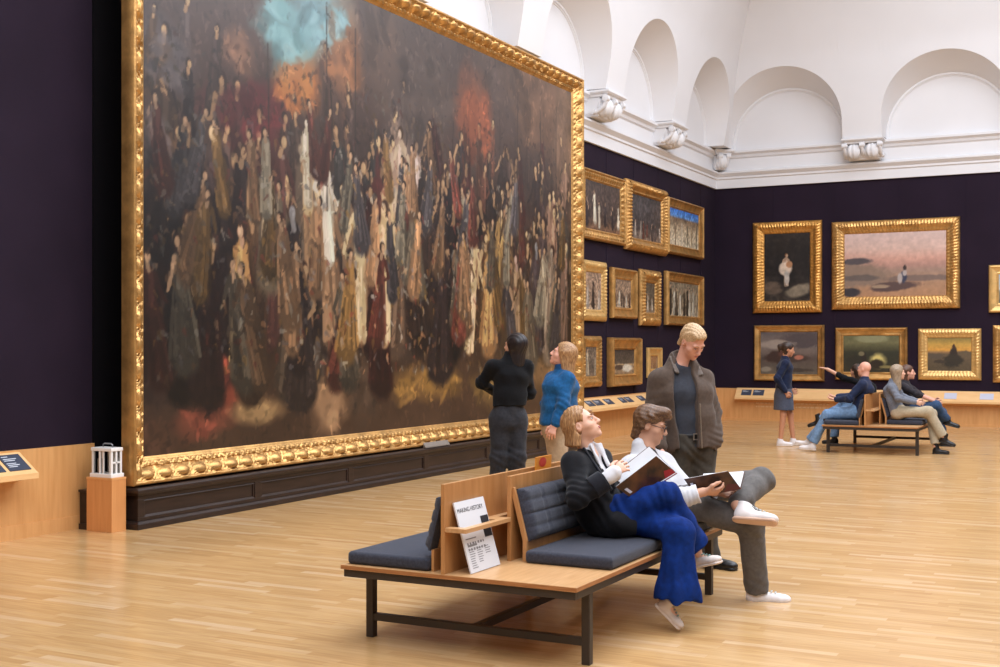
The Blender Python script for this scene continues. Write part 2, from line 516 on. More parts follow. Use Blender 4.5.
class Paint:
    """a small software canvas: rows run from the top down, colours in sRGB 0..255; v measured in canvas heights"""
    def __init__(s, W, Hh, nx, seed=1):
        s.W, s.Hh = W, Hh
        s.nx, s.ny = nx, max(8, int(nx * Hh / W))
        s.U, s.V = np.meshgrid(np.linspace(0, 1, s.nx), np.linspace(0, 1, s.ny))
        s.img = np.zeros((s.ny, s.nx, 3)); s.seed = seed
        s.asp = W / Hh
        s.r = np.random.default_rng(seed)
        s.nz = fbm(s.ny, s.nx, 6, 5, seed, s.asp)
        s.n2 = fbm(s.ny, s.nx, 20, 3, seed + 5, s.asp)
    def fill(s, mask, c):
        mask = np.clip(mask, 0, 1)[..., None]
        s.img = s.img * (1 - mask) + np.array(c, float) * mask
    def grad(s, stops):
        vs = [p for p, _ in stops]
        for k in range(3):
            s.img[..., k] = np.interp(s.V, vs, [c[k] for _, c in stops])
    def win(s, u0, u1, v0, v1):
        i0, i1 = int(max(0, u0 * (s.nx - 1))), int(min(s.nx, u1 * (s.nx - 1) + 2))
        j0, j1 = int(max(0, v0 * (s.ny - 1))), int(min(s.ny, v1 * (s.ny - 1) + 2))
        return (slice(j0, j1), slice(i0, i1)) if i1 > i0 and j1 > j0 else None
    def put(s, w, mask, c):
        mask = np.clip(mask, 0, 1)[..., None]
        s.img[w] = s.img[w] * (1 - mask) + np.array(c, float) * mask
    def blob(s, u, v, ru, rv, c, soft=.35, rot=0, rough=.25, a=1.0):
        R = max(ru * s.asp, rv) * (1.3 + soft + rough)
        w = s.win(u - R / s.asp, u + R / s.asp, v - R, v + R)
        if w is None: return
        du, dv = (s.U[w] - u) * s.asp, s.V[w] - v
        if rot:
            q = math.radians(rot); du, dv = du * math.cos(q) + dv * math.sin(q), -du * math.sin(q) + dv * math.cos(q)
        d = np.sqrt((du / (ru * s.asp)) ** 2 + (dv / rv) ** 2) + rough * (s.nz[w] - .5) * 1.6 + rough * (s.n2[w] - .5)
        s.put(w, a * np.clip((1 - d) / soft + .5, 0, 1), c)
    def stroke(s, u0, v0, u1, v1, w0, w1, c, a=1.0, soft=.4):
        ax, ay, bx, by = u0 * s.asp, v0, u1 * s.asp, v1
        R = max(w0, w1) * 1.4
        w = s.win((min(ax, bx) - R) / s.asp, (max(ax, bx) + R) / s.asp, min(ay, by) - R, max(ay, by) + R)
        if w is None: return
        px, py = s.U[w] * s.asp, s.V[w]
        l2 = (bx - ax) ** 2 + (by - ay) ** 2 + 1e-9
        t = np.clip(((px - ax) * (bx - ax) + (py - ay) * (by - ay)) / l2, 0, 1)
        d = np.hypot(px - ax - t * (bx - ax), py - ay - t * (by - ay)) / (w0 + (w1 - w0) * t) + .5 * (s.n2[w] - .5)
        s.put(w, a * np.clip((1 - d) / soft + .5, 0, 1), c)
    def figure(s, u, v, h, robe, skin=(205, 165, 130), hair=(40, 28, 22), lean=0.0, bare=False):
        """a loosely brushed standing figure: foot at (u, v), height h in canvas heights"""
        k = h / s.asp
        r = s.r
        J = lambda a: a * (r.random() - .5)
        robe = np.array(robe, float); skin = np.array(skin, float)
        sx = u + lean * k                       # shoulder
        sd = 1 if r.random() < .5 else -1
        wd = (.055 if bare else .10) + .09 * r.random() * (0 if bare else 1)
        s.stroke(u, v - .04 * h, u + .4 * lean * k, v - .5 * h, h * wd, h * .075, robe * .7)
        for q in range(5 if bare else 9):        # hanging folds
            x = (q + .5) / (5 if bare else 9) - .5
            c = np.clip(robe * (.55 + .75 * r.random()) + 8 * sd * x, 4, 245)
            s.stroke(u + (2.1 * wd * x + J(.05)) * k, v - h * (.01 + .05 * r.random()), sx + (.13 * x + J(.03)) * k, v - h * (.55 + .2 * r.random()), h * .022, h * .013, c, .8)
        top = skin * .95 if bare else np.clip(robe * (.8 + .4 * r.random()), 0, 240)
        s.stroke(sx * .7 + u * .3, v - .52 * h, sx, v - .78 * h, h * .058, h * .068, top * .85)
        s.stroke(sx + .025 * sd * k, v - .55 * h, sx + .03 * sd * k, v - .77 * h, h * .022, h * .03, np.minimum(top * 1.12 + 6, 245), .8)
        for e in (-1, 1):                        # arms
            if r.random() < .3 or h < .22: continue
            ex, ey = sx + e * (.11 + .05 * r.random()) * k, v - h * (.6 + J(.08))
            hx, hy = ex + J(.2) * k, ey + (.01 + .13 * r.random()) * h
            ac = skin * .85 if (bare or r.random() < .25) else top * .8
            s.stroke(sx + e * .07 * k, v - .77 * h, ex, ey, h * .028, h * .022, ac)
            s.stroke(ex, ey, hx, hy, h * .021, h * .015, ac)
        hx, hy = sx + (.25 * lean + J(.04)) * k, v - .9 * h
        s.stroke(sx, v - .8 * h, hx, hy, h * .024, h * .022, skin * .8)
        s.blob(hx - .008 * sd * k, hy - .012 * h, .047 * k, .056 * h, hair, rough=.15)
        s.blob(hx + .01 * sd * k, hy + .006 * h, .031 * k, .043 * h, skin * .92, rough=.08)
        s.blob(hx + .02 * sd * k, hy, .013 * k, .025 * h, np.minimum(skin * 1.08, 245), rough=.05, a=.6)
    def grain(s, amt):
        s.img *= (1 + amt * (s.n2 - .5) * 2)[..., None]
    def mesh(s, name, place, m, parent, a0, b0, w, h, dep):
        """canvas panel with its colours stored per vertex"""
        vs = np.array([place(a0 + w * i / (s.nx - 1), b0 + h * (1 - j / (s.ny - 1)), dep) for j in range(s.ny) for i in range(s.nx)])
        idx = np.arange(s.nx * s.ny).reshape(s.ny, s.nx)
        q = np.stack([idx[1:, :-1], idx[1:, 1:], idx[:-1, 1:], idx[:-1, :-1]], -1).reshape(-1, 4)
        col = np.concatenate([lin(np.clip(s.img, 0, 255)).reshape(-1, 3), np.ones((s.nx * s.ny, 1))], 1)
        # give the panel its thickness
        back = [place(a0, b0, 0.004), place(a0 + w, b0, .004), place(a0 + w, b0 + h, .004), place(a0, b0 + h, .004)]
        n = len(vs)
        c = [idx[-1, 0], idx[-1, -1], idx[0, -1], idx[0, 0]]
        rim = [list(idx[-1, :]), list(idx[::-1, -1]), list(idx[0, ::-1]), list(idx[:, 0])]
        fs = q.tolist() + [(n + 3, n + 2, n + 1, n)]
        for k in range(4):
            fs.append([n + k, n + (k + 1) % 4] + [int(x) for x in rim[k][::-1]])
        o = link_mesh(name, np.concatenate([vs, back]), fs, m, parent)
        at_ = o.data.color_attributes.new('paint', 'FLOAT_COLOR', 'POINT')
        at_.data.foreach_set('color', np.concatenate([col, np.tile([[.01, .01, .01, 1]], (4, 1))]).astype(np.float32).ravel())
        return o

def place_left(X, y0, z0):
    return lambda a, b, h: (X + h, y0 + a, z0 + b)
def place_far(Y, x0, z0):
    return lambda a, b, h: (x0 + a, Y - h, z0 + b)

PLAIN = lambda w, d: [(0, d * .55), (.02, d * .95), (w * .18, d), (w * .3, d * .72), (w * .62, d * .5), (w * .8, d * .42), (w * .86, d * .5), (w, d * .3)]
ORN = lambda w, d: [(0, d * .4), (.02, d * .62), (w * .2, d * .82), (w * .45, d), (w * .7, d * .62), (w * .78, d * .5), (w * .88, d * .52), (w, d * .3)]

def picture(label, wall, lo, hi, zb, zt, fw, d, style, m, painter, group, nx=72):
    """lo..hi along the wall (Y on the left wall, X on the far wall)"""
    W, Hh = hi - lo, zt - zb
    d = d * .68
    base = XL + .012 if wall == 'left' else YB - .012
    pl = place_left(base, lo, zb) if wall == 'left' else place_far(base, lo, zb)
    t = thing('framed_painting', label, 'painting', pl(W / 2, 0, 0), group)
    if style == 'plain':
        pr = dense(PLAIN(fw, d), .03); pats = [beads(fw * .8, fw * .95, .09, .008)]
    elif style == 'eggs':
        pr = dense(PLAIN(fw, d), .018); pats = [beads(fw * .3, fw * .72, .105, d * .3)]
    else:
        pr = dense(ORN(fw, d), .018); pats = [leaves(fw * .08, fw * .66, .062, d * .10), beads(fw * .74, fw * .92, .07, d * .12)]
    ds = .12 if style == 'plain' else .016
    fm = frame_mesh(W, Hh, pr, pats, ds, pl)
    if wall == 'far':
        fm.f = [f[::-1] for f in fm.f]
        fm.f = [f[::-1] for f in fm.f]
    obj('frame', fm, m, t, smooth=True, angle=50)
    P = Paint(W - 2 * fw, Hh - 2 * fw, nx, seed=int(abs(lo * 37 + zb * 11)) % 997)
    painter(P)
    P.mesh('canvas', pl, M_paint, t, fw - .01, fw - .01, W - 2 * fw + .02, Hh - 2 * fw + .02, d * .28)
    return t

# painters: plain generic compositions in the colours seen on the wall
def crowd(bg, ground, robes, n, y0=.9, hh=.42, sky=None, skin=(205, 170, 140)):
    def f(P):
        P.grad([(0, np.array(sky or bg) * 1.15), (.3, np.array(bg) * 1.3), (.7, np.array(bg) * 1.1), (1, np.array(ground) * 1.15)])
        P.grain(.35)
        for i in range(n):
            u = (i + .5 + .5 * (P.r.random() - .5)) / n
            P.figure(u, y0 - .12 * P.r.random(), hh * (.8 + .4 * P.r.random()), robes[int(P.r.integers(len(robes)))], skin, lean=.1 * (P.r.random() - .5))
        P.grain(.12)
    return f
def landscape(stops, hill, blobs):
    def f(P):
        P.grad(stops)
        P.grain(.04)
        for h in hill: P.blob(*h)
        for b in blobs: P.blob(*b)
        P.grain(.04)
    return f

GL = 'framed paintings hanging on the far part of the left wall'
GF = 'framed paintings hanging on the far wall'
D = (52, 46, 44)
picture('gold framed ceremony with a white cloth, top row, next to the giant painting', 'left', 19.0, 20.95, 3.47, 4.68, .19, .13, 'eggs', M_gold,
        crowd((58, 48, 44), (95, 70, 52), [(90, 40, 36), (220, 205, 180), (120, 90, 60), (46, 40, 44)], 6, .95, .6), GL)
picture('tall gold framed dark church crowd, middle of the top row on the left wall', 'left', 21.0, 23.12, 3.42, 4.72, .24, .2, 'orn', M_goldd,
        crowd((56, 52, 52), (110, 92, 78), [(180, 165, 150), (70, 60, 60), (110, 60, 50)], 8, .98, .38), GL)
picture('gold framed painting with blue sky over pale buildings, top row, by the room corner', 'left', 23.2, 25.43, 3.5, 4.63, .2, .15, 'plain', M_gold,
        lambda P: (P.grad([(0, (60, 110, 190)), (.2, (90, 135, 195)), (.26, (120, 100, 80)), (.6, (176, 160, 134)), (1, (196, 184, 160))]), P.grain(.3),
                   [P.stroke(u, .95, u, .3 + .2 * P.r.random(), .05, .04, c, .8) for u, c in ((.2, (110, 92, 74)), (.42, (200, 188, 168)), (.6, (90, 84, 70)), (.75, (150, 130, 100)), (.92, (80, 82, 70)))], P.grain(.2)), GL)
picture('upright gold framed street scene, second row, next to the giant painting', 'left', 19.0, 20.1, 2.07, 3.11, .2, .12, 'orn', M_goldl,
        crowd((120, 100, 84), (150, 130, 108), [(90, 72, 60), (190, 176, 160), (70, 58, 52)], 3, .98, .7), GL)
picture('upright gold framed figures under bare trees, second from left in the second row', 'left', 20.32, 21.5, 2.14, 3.05, .2, .15, 'plain', M_gold,
        crowd((110, 92, 76), (160, 140, 116), [(74, 56, 46), (200, 190, 172), (60, 50, 48)], 6, .98, .6), GL)
picture('narrow gold framed picture of one small pale figure, third in the second row', 'left', 21.75, 22.8, 2.03, 3.1, .25, .17, 'orn', M_gold,
        crowd((70, 62, 52), (130, 110, 88), [(205, 190, 170), (60, 52, 46)], 2, .98, .55), GL)
picture('wide gold framed figures among pale birch trunks, second row, by the room corner', 'left', 23.15, 25.41, 2.06, 3.14, .2, .16, 'plain', M_gold,
        crowd((104, 94, 78), (168, 152, 128), [(206, 198, 178), (58, 52, 44), (190, 176, 150), (80, 70, 58)], 9, .98, .75), GL)
picture('small ornate gold framed picture, bottom row, next to the giant painting', 'left', 19.0, 19.87, .93, 1.81, .19, .12, 'orn', M_gold,
        crowd((82, 72, 62), (100, 86, 72), [(180, 165, 140), (60, 52, 50)], 2, 1.0, .8), GL)
picture('deep gold framed brown picture, second of the bottom row above the caption ledge', 'left', 20.21, 21.66, .91, 1.79, .22, .2, 'plain', M_gold,
        lambda P: (P.grad([(0, (60, 52, 48)), (.55, (84, 74, 62)), (.6, (150, 126, 96)), (1, (128, 106, 82))]), P.grain(.3), P.blob(.65, .75, .25, .15, (206, 196, 176)), P.blob(.25, .72, .2, .1, (76, 62, 52)), P.grain(.15)), GL)
picture('smallest gold framed picture, low on the left wall beside the standing man', 'left', 22.17, 22.93, 1.03, 1.61, .17, .1, 'plain', M_goldl,
        crowd((120, 88, 60), (100, 74, 52), [(70, 50, 40), (180, 150, 120)], 2, 1.0, .8), GL)

def p_dark(P):
    P.grad([(0, (40, 34, 30)), (.5, (30, 26, 25)), (1, (58, 50, 44))]); P.grain(.3)
    P.blob(.2, .8, .22, .1, (92, 78, 66)); P.blob(.72, .85, .28, .09, (128, 116, 98), rot=-15)
    P.blob(.5, .62, .2, .2, (24, 21, 22))
    P.figure(.48, .78, .5, (196, 172, 150), (206, 170, 140), (120, 80, 50), bare=True)
    P.blob(.47, .52, .14, .11, (204, 184, 164)); P.blob(.55, .46, .07, .05, (176, 128, 92)); P.blob(.5, .66, .06, .1, (178, 170, 160))
    P.grain(.15)
picture('upright ornate framed dark painting with a pale figure, far wall, upper left', 'far', -7.545, -6.037, 2.36, 4.345, .26, .14, 'orn', M_goldb, p_dark, GF, nx=80)
picture('widest gold framed painting on the far wall, pink desert dusk with two small figures', 'far', -5.83, -3.247, 2.41, 4.28, .27, .15, 'orn', M_gold,
        landscape([(0, (205, 180, 172)), (.25, (210, 178, 164)), (.42, (204, 156, 138)), (.52, (176, 136, 122)), (.6, (160, 132, 116)), (.75, (170, 134, 106)), (1, (176, 132, 98))],
                  [(.1, .66, .38, .2, (140, 118, 102)), (.12, .44, .16, .05, (84, 76, 78)), (.75, .72, .35, .05, (124, 104, 94)), (.15, .7, .2, .05, (104, 92, 86))],
                  [(.5, .84, .26, .07, (92, 72, 68), .3, -4), (.08, .92, .1, .07, (58, 54, 58)), (.59, .7, .035, .1, (56, 60, 80)), (.555, .72, .025, .09, (178, 166, 160)), (.6, .56, .018, .045, (60, 48, 46)), (.6, .64, .022, .05, (176, 164, 158)), (.36, .84, .09, .025, (160, 136, 112))]), GF, nx=110)
picture('gold framed grey stormy scene on the far wall, behind the standing woman in navy', 'far', -7.52, -5.986, .885, 2.095, .15, .1, 'plain', M_gold,
        landscape([(0, (98, 88, 86)), (.3, (124, 112, 104)), (.5, (110, 96, 88)), (.62, (84, 72, 66)), (1, (104, 94, 80))],
                  [(.75, .2, .35, .18, (84, 74, 74)), (.3, .3, .3, .1, (156, 142, 130))],
                  [(.3, .6, .2, .14, (66, 48, 42)), (.42, .52, .1, .1, (92, 60, 50)), (.6, .62, .25, .08, (72, 58, 52)), (.68, .6, .08, .05, (176, 112, 90)), (.1, .88, .1, .06, (140, 130, 114)), (.6, .9, .3, .05, (70, 60, 52))]), GF, nx=84)
picture('gold framed dark green night scene with a glowing light, above the bald man', 'far', -5.754, -4.276, .925, 2.03, .17, .11, 'plain', M_gold,
        landscape([(0, (96, 96, 66)), (.2, (112, 108, 74)), (.4, (70, 68, 46)), (.45, (54, 54, 40)), (1, (52, 48, 34))],
                  [(.5, .08, .3, .12, (142, 140, 104))],
                  [(.62, .68, .12, .18, (214, 196, 120), .8), (.6, .78, .12, .12, (50, 42, 30)), (.36, .6, .06, .15, (44, 38, 32)), (.33, .5, .05, .06, (120, 112, 84)), (.2, .75, .15, .2, (48, 46, 36)), (.78, .85, .12, .04, (130, 118, 74))]), GF, nx=84)
picture('gold framed yellow sunset with a dark mound, far wall, right of the seated women', 'far', -4.064, -2.844, .945, 1.998, .19, .11, 'orn', M_goldl,
        landscape([(0, (132, 116, 66)), (.2, (196, 156, 76)), (.38, (216, 158, 72)), (.44, (150, 116, 78)), (.5, (100, 84, 64)), (1, (88, 76, 56))],
                  [(.85, .52, .3, .12, (104, 88, 66)), (.15, .55, .2, .08, (92, 80, 66))],
                  [(.6, .5, .09, .24, (56, 46, 38), .3, 0), (.6, .27, .03, .08, (66, 46, 38)), (.57, .7, .22, .2, (56, 50, 40)), (.3, .72, .14, .05, (66, 56, 46))]), GF, nx=76)
picture('gold framed pale picture cut off by the right photo edge, upper far wall', 'far', -2.704, -1.6, 2.31, 3.27, .19, .1, 'plain', M_goldl,
        landscape([(0, (170, 180, 190)), (.5, (190, 190, 186)), (.6, (140, 130, 110)), (1, (120, 108, 88))], [], [(.5, .75, .2, .1, (90, 80, 70))]), GF)
picture('gold framed brown picture cut off by the right photo edge, lower far wall', 'far', -2.624, -1.3, .908, 2.055, .2, .1, 'orn', M_gold,
        landscape([(0, (120, 110, 90)), (.5, (90, 80, 66)), (1, (70, 60, 48))], [], [(.5, .6, .2, .2, (150, 120, 90))]), GF)

# ------------------------------------------------------------------ the giant painting on its dark plinth
GX = -7.887
g0, g1, gz0, gz1 = 8.12, 18.03, .385, 5.9
W, Hh = g1 - g0, gz1 - gz0
t = thing('giant_painting', 'wall-sized dark painting of a festive crowd in a heavy gilded frame above the plinth', 'painting', (GX - .1, (g0 + g1) / 2, gz0))
pl = place_left(GX - .155, g0, gz0)
pr = dense([(0, .05), (.0, .145), (.012, .155), (.03, .15), (.036, .135), (.042, .13), (.15, .078), (.158, .066), (.165, .075), (.2, .062), (.206, .048), (.235, .036), (.245, .026)], .012)
fm = frame_mesh(W, Hh, pr, [eggs(.096, .052, .232, .042, .40), leaves(.16, .205, .082, .010)], .014, pl)
obj('frame', fm, M_gold, t, smooth=True, angle=60)
fw = .245
P = Paint(W - 2 * fw, Hh - 2 * fw, 620, seed=3)
P.grad([(0, (58, 50, 48)), (.25, (46, 36, 32)), (.55, (38, 29, 25)), (.8, (44, 33, 24)), (1, (52, 38, 28))])
P.img *= (.7 + .6 * P.nz)[..., None]
BIGMASS = [
 (0.035, 0.272, 0.032, 0.056, (70, 66, 68)),
 (0.141, 0.21, 0.023, 0.04, (120, 86, 66)),
 (0.218, 0.137, 0.047, 0.063, (105, 160, 165)),
 (0.294, 0.082, 0.041, 0.055, (110, 162, 172)),
 (0.246, 0.254, 0.031, 0.051, (172, 102, 52)),
 (0.335, 0.155, 0.032, 0.09, (132, 86, 54)),
 (0.424, 0.12, 0.036, 0.119, (72, 58, 50)),
 (0.509, 0.187, 0.066, 0.125, (62, 54, 50)),
 (0.676, 0.199, 0.044, 0.095, (128, 66, 42)),
 (0.772, 0.042, 0.069, 0.086, (66, 54, 48)),
 (0.877, 0.064, 0.068, 0.12, (92, 68, 52)),
 (0.973, 0.156, 0.033, 0.156, (104, 80, 62)),
 (0.021, 0.442, 0.017, 0.073, (84, 76, 76)),
 (0.157, 0.325, 0.052, 0.05, (78, 30, 32)),
 (0.078, 0.465, 0.046, 0.057, (56, 46, 42)),
 (0.265, 0.398, 0.019, 0.043, (190, 172, 140)),
 (0.304, 0.499, 0.037, 0.04, (216, 196, 166)),
 (0.2, 0.539, 0.036, 0.062, (96, 88, 70)),
 (0.363, 0.592, 0.018, 0.103, (226, 186, 140)),
 (0.431, 0.631, 0.019, 0.107, (214, 170, 124)),
 (0.471, 0.419, 0.035, 0.073, (204, 168, 138)),
 (0.561, 0.503, 0.033, 0.115, (44, 36, 36)),
 (0.634, 0.638, 0.024, 0.107, (216, 176, 130)),
 (0.713, 0.59, 0.029, 0.097, (150, 118, 70)),
 (0.806, 0.638, 0.042, 0.116, (98, 78, 60)),
 (0.914, 0.629, 0.039, 0.122, (140, 122, 100)),
 (0.141, 0.709, 0.015, 0.07, (200, 150, 92)),
 (0.112, 0.848, 0.029, 0.059, (142, 66, 48)),
 (0.086, 0.943, 0.031, 0.029, (120, 60, 46)),
 (0.171, 0.935, 0.031, 0.02, (150, 120, 80)),
 (0.284, 0.722, 0.036, 0.11, (26, 21, 21)),
 (0.304, 0.909, 0.029, 0.062, (150, 116, 84)),
 (0.378, 0.903, 0.027, 0.07, (60, 48, 38)),
 (0.535, 0.899, 0.082, 0.04, (142, 106, 52)),
 (0.739, 0.91, 0.074, 0.045, (112, 88, 48)),
 (0.021, 0.808, 0.025, 0.11, (36, 28, 26)),
 (0.014, 0.973, 0.021, 0.036, (60, 42, 32)),
 (0.895, 0.872, 0.054, 0.075, (120, 92, 60))
]
for (u, v, ru, rv, c) in BIGMASS:
    P.blob(u + .012 * (P.r.random() - .5), v + .02 * (P.r.random() - .5), ru * 1.25, rv * 1.2, c, soft=.8, rough=.75, a=.8)
def local(u, v):
    return P.img[int(min(max(v, 0), .999) * P.ny), int(min(max(u, 0), .999) * P.nx)].copy()
# a generic brushed multitude whose colours follow the masses underneath
dark = [(52, 24, 22), (34, 28, 30), (60, 46, 34), (40, 40, 38), (28, 22, 22), (70, 52, 36)]
for row, (y, h, n) in enumerate(((.34, .17, 26), (.43, .2, 26), (.52, .23, 24), (.6, .26, 22), (.69, .3, 19), (.78, .33, 15), (.88, .35, 11))):
    for i in range(n):
        u = (i + .5 + .9 * (P.r.random() - .5)) / n
        if row < 2 and .12 < u < .3 and P.r.random() < .8: continue
        if row == 0 and u > .35 and P.r.random() < .5: continue
        if row == 6 and .4 < u < .72: continue
        hh = h * (.85 + .35 * P.r.random()); vv = y + .05 * (P.r.random() - .5)
        lc = local(u, vv - .5 * hh)
        lum = lc.mean()
        rb = lc * (.7 + .7 * P.r.random()) if P.r.random() < .72 else np.array(dark[int(P.r.integers(len(dark)))]) * (.8 + .5 * P.r.random())
        sk = np.array((200, 156, 112)) * np.clip(.55 + lum / 170 + .3 * (P.r.random() - .5), .5, 1.1)
        P.figure(u, vv, hh, np.clip(rb, 10, 225), sk, hair=(34, 24, 20), lean=.3 * (P.r.random() - .5), bare=lum > 120 and P.r.random() < .5)
for (u, v, ru, rv, c) in BIGMASS:
    c = np.array(c, float)
    for q in range(16):
        a, r_ = P.r.random() * 6.28, math.sqrt(P.r.random())
        P.blob(u + ru * r_ * math.cos(a), v + rv * r_ * math.sin(a), ru * (.16 + .3 * P.r.random()), rv * (.12 + .3 * P.r.random()), np.clip(c * (.5 + .75 * P.r.random()), 8, 236), soft=.6, rot=P.r.normal(0, 25), rough=.9, a=.62)
for row, (y, h, n) in enumerate(((.66, .27, 17), (.8, .31, 14), (.9, .33, 9))):
    for i in range(n):
        u = .03 + .95 * (i + .5 + .9 * (P.r.random() - .5)) / n; vv = y + .06 * (P.r.random() - .5)
        if row == 2 and u > .42: continue
        lc = local(u, vv - .4 * h); lum = lc.mean()
        P.figure(u, vv, h * (.85 + .3 * P.r.random()), np.clip(lc * (.75 + .6 * P.r.random()), 12, 228), np.array((206, 164, 120)) * np.clip(.55 + lum / 160, .5, 1.1), hair=(40, 27, 22), lean=.3 * (P.r.random() - .5), bare=lum > 105)
for u, v, h, c in ((.365, .79, .37, (214, 174, 128)), (.425, .8, .36, (206, 162, 116)), (.30, .62, .26, (208, 190, 160)), (.475, .52, .26, (196, 160, 130)), (.64, .82, .36, (208, 168, 122)), (.70, .8, .3, (176, 128, 80)),
                   (.80, .82, .3, (150, 122, 92)), (.915, .82, .34, (150, 130, 108)), (.145, .84, .3, (188, 138, 84)), (.265, .5, .2, (190, 172, 142)), (.20, .66, .26, (110, 98, 78)), (.57, .86, .36, (34, 27, 27)), (.87, .8, .33, (50, 44, 46)), (.25, .84, .36, (27, 22, 22))):
    P.figure(u + .02 * (P.r.random() - .5), v, h, c, np.clip(np.array(c) * 1.05 + 6, 120, 226), hair=(44, 29, 22), lean=.2 * (P.r.random() - .5), bare=sum(c) > 440)
P.img = 255 * (P.img / 255) ** np.array((.90, .94, .97)); P.img = np.minimum(P.img, 150 + .62 * np.maximum(P.img - 150, 0))
# banners, poles, a sill of stone: loose shapes only
for u in (.19, .3, .36, .6, .74, .8, .88, .94):
    P.stroke(u, .02 + .2 * P.r.random(), u + .012 * (P.r.random() - .5), .5, .003, .003, (36, 27, 23), .6)
# many more half-seen figures between the others, then scattered lights on faces, linen and metal
for i in range(70):
    u, v = .02 + .96 * P.r.random(), .42 + .46 * P.r.random() ** .8
    if v > .8 and .4 < u < .7: continue
    h = .14 + .2 * (v - .3); e = .5 + .55 * math.exp(-((u - .45) / .28) ** 2) + .3 * math.exp(-((u - .85) / .15) ** 2)
    rb = np.array([(150, 112, 78), (120, 60, 46), (110, 96, 76), (160, 146, 120), (92, 84, 84), (130, 96, 52)][int(P.r.integers(6))]) * e * (.6 + .5 * P.r.random())
    P.figure(u, v, h, np.clip(rb, 12, 215), np.array((206, 164, 124)) * min(1.0, .5 + .4 * e), hair=(38, 27, 22), lean=.4 * (P.r.random() - .5))
for i in range(1500):
    u, v = P.r.random(), .2 + .66 * P.r.random()
    e = (.45 + .5 * math.exp(-((u - .45) / .3) ** 2)) * (1 if v > .35 else .5)
    c = np.array([(206, 166, 124), (170, 120, 80), (136, 62, 46), (180, 172, 154), (120, 112, 110), (150, 112, 56)][int(P.r.integers(6))]) * e * (.6 + .6 * P.r.random())
    a = P.r.normal(1.3, .6); L_ = .004 + .016 * P.r.random()
    P.stroke(u, v, u + L_ * math.cos(a) / P.asp, v + L_ * math.sin(a), .002 + .0045 * P.r.random(), .0015, np.clip(c, 10, 225), .55)
# thousands of short brush touches
for i in range(5200):
    u, v = P.r.random(), P.r.random()
    c = local(u, v); c = c * (.7 + .66 * P.r.random()) if c.mean() < 110 else c * (.84 + .26 * P.r.random()) + 4 * (P.r.random(3) - .5)
    L_ = .005 + .014 * P.r.random(); a = P.r.normal(1.35, .7)
    P.stroke(u, v, u + L_ * math.cos(a) / P.asp, v + L_ * math.sin(a), .0025 + .003 * P.r.random(), .0015, np.clip(c, 6, 240), .75)
P.img *= (1 + .18 * (P.n2 - .5))[..., None]
# thin bluish sheen of light on varnish, painted into the colours towards the top
P.fill(.16 * np.clip(1 - P.V / .55, 0, 1), (120, 118, 124))
P.mesh('canvas', pl, M_paintbig, t, fw - .01, fw - .01, W - 2 * fw + .02, Hh - 2 * fw + .02, .03)

# plinth: top board, moulded front with panels, end return towards the wall
PX = -7.87
py0, py1 = 8.145, 18.05
t = thing('painting_plinth', 'long low dark-stained panelled plinth carrying the giant painting', 'plinth', (PX - .3, (py0 + py1) / 2, 0))
mb = MB()
def ring(m, o, z0, z1, o1=None):
    o1 = o if o1 is None else o1
    m.hexa([(XL + .021, py0 - o, z0), (PX + o, py0 - o, z0), (PX + o, py1, z0), (XL + .021, py1, z0), (XL + .021, py0 - o1, z1), (PX + o1, py0 - o1, z1), (PX + o1, py1, z1), (XL + .021, py1, z1)])
ring(mb, -.018, 0, .34)
obj('body', mb, M_dwood, t)
mb = MB(); ring(mb, .03, 0, .05); ring(mb, .03, .05, .07, .008); obj('base_moulding', mb, M_dwood, t, bevel=.004)
mb = MB(); ring(mb, .015, .30, .325, .035); ring(mb, .04, .325, .352); ring(mb, .04, .352, .368, .02); obj('top_board', mb, M_dwood, t, bevel=.004)
n = 6
L = (py1 - py0)
mb = MB()
mb.box(PX - .018, PX, py0 - .0, py1, .07, .105); mb.box(PX - .018, PX, py0, py1, .265, .30)
for i in range(n + 1):
    c = py0 + .03 + (L - .06) * i / n
    mb.box(PX - .018, PX, max(py0, c - .05), min(py1, c + .05), .105, .265)
obj('panel_rails', mb, M_dwood, t, bevel=.003)
mb = MB()
for i in range(n):
    a, b = py0 + .03 + (L - .06) * i / n + .05, py0 + .03 + (L - .06) * (i + 1) / n - .05
    for q in ((a, a + .02, .105, .265), (b - .02, b, .105, .265), (a, b, .105, .122), (a, b, .248, .265)):
        mb.prism([(PX - .018, q[2]), (PX - .004, q[2]), (PX - .012, q[3]), (PX - .018, q[3])] if q[3] - q[2] < .1 else [(PX - .018, q[2]), (PX - .008, q[2]), (PX - .008, q[3]), (PX - .018, q[3])], 'y', q[0], q[1])
obj('panel_beading', mb, M_dwood, t)
mb = MB()
mb.box(XL + .046, XL + .155, 7.95, 8.11, 0, .345).box(XL + .046, XL + .17, 7.935, 8.11, 0, .05).box(XL + .046, XL + .172, 7.932, 8.11, .33, .352)
obj('end_return', mb, M_dwood, t, bevel=.004)
# engraved plate on the plinth's ledge
t = tag(obj('caption_plate', MB().prism([(PX - .0, .368), (PX + .038, .368), (PX + .034, .38), (PX - .0, .432)], 'y', 13.02, 13.62), M_silver), 'small silver caption plate leaning on the dark plinth ledge under the giant painting', 'sign')

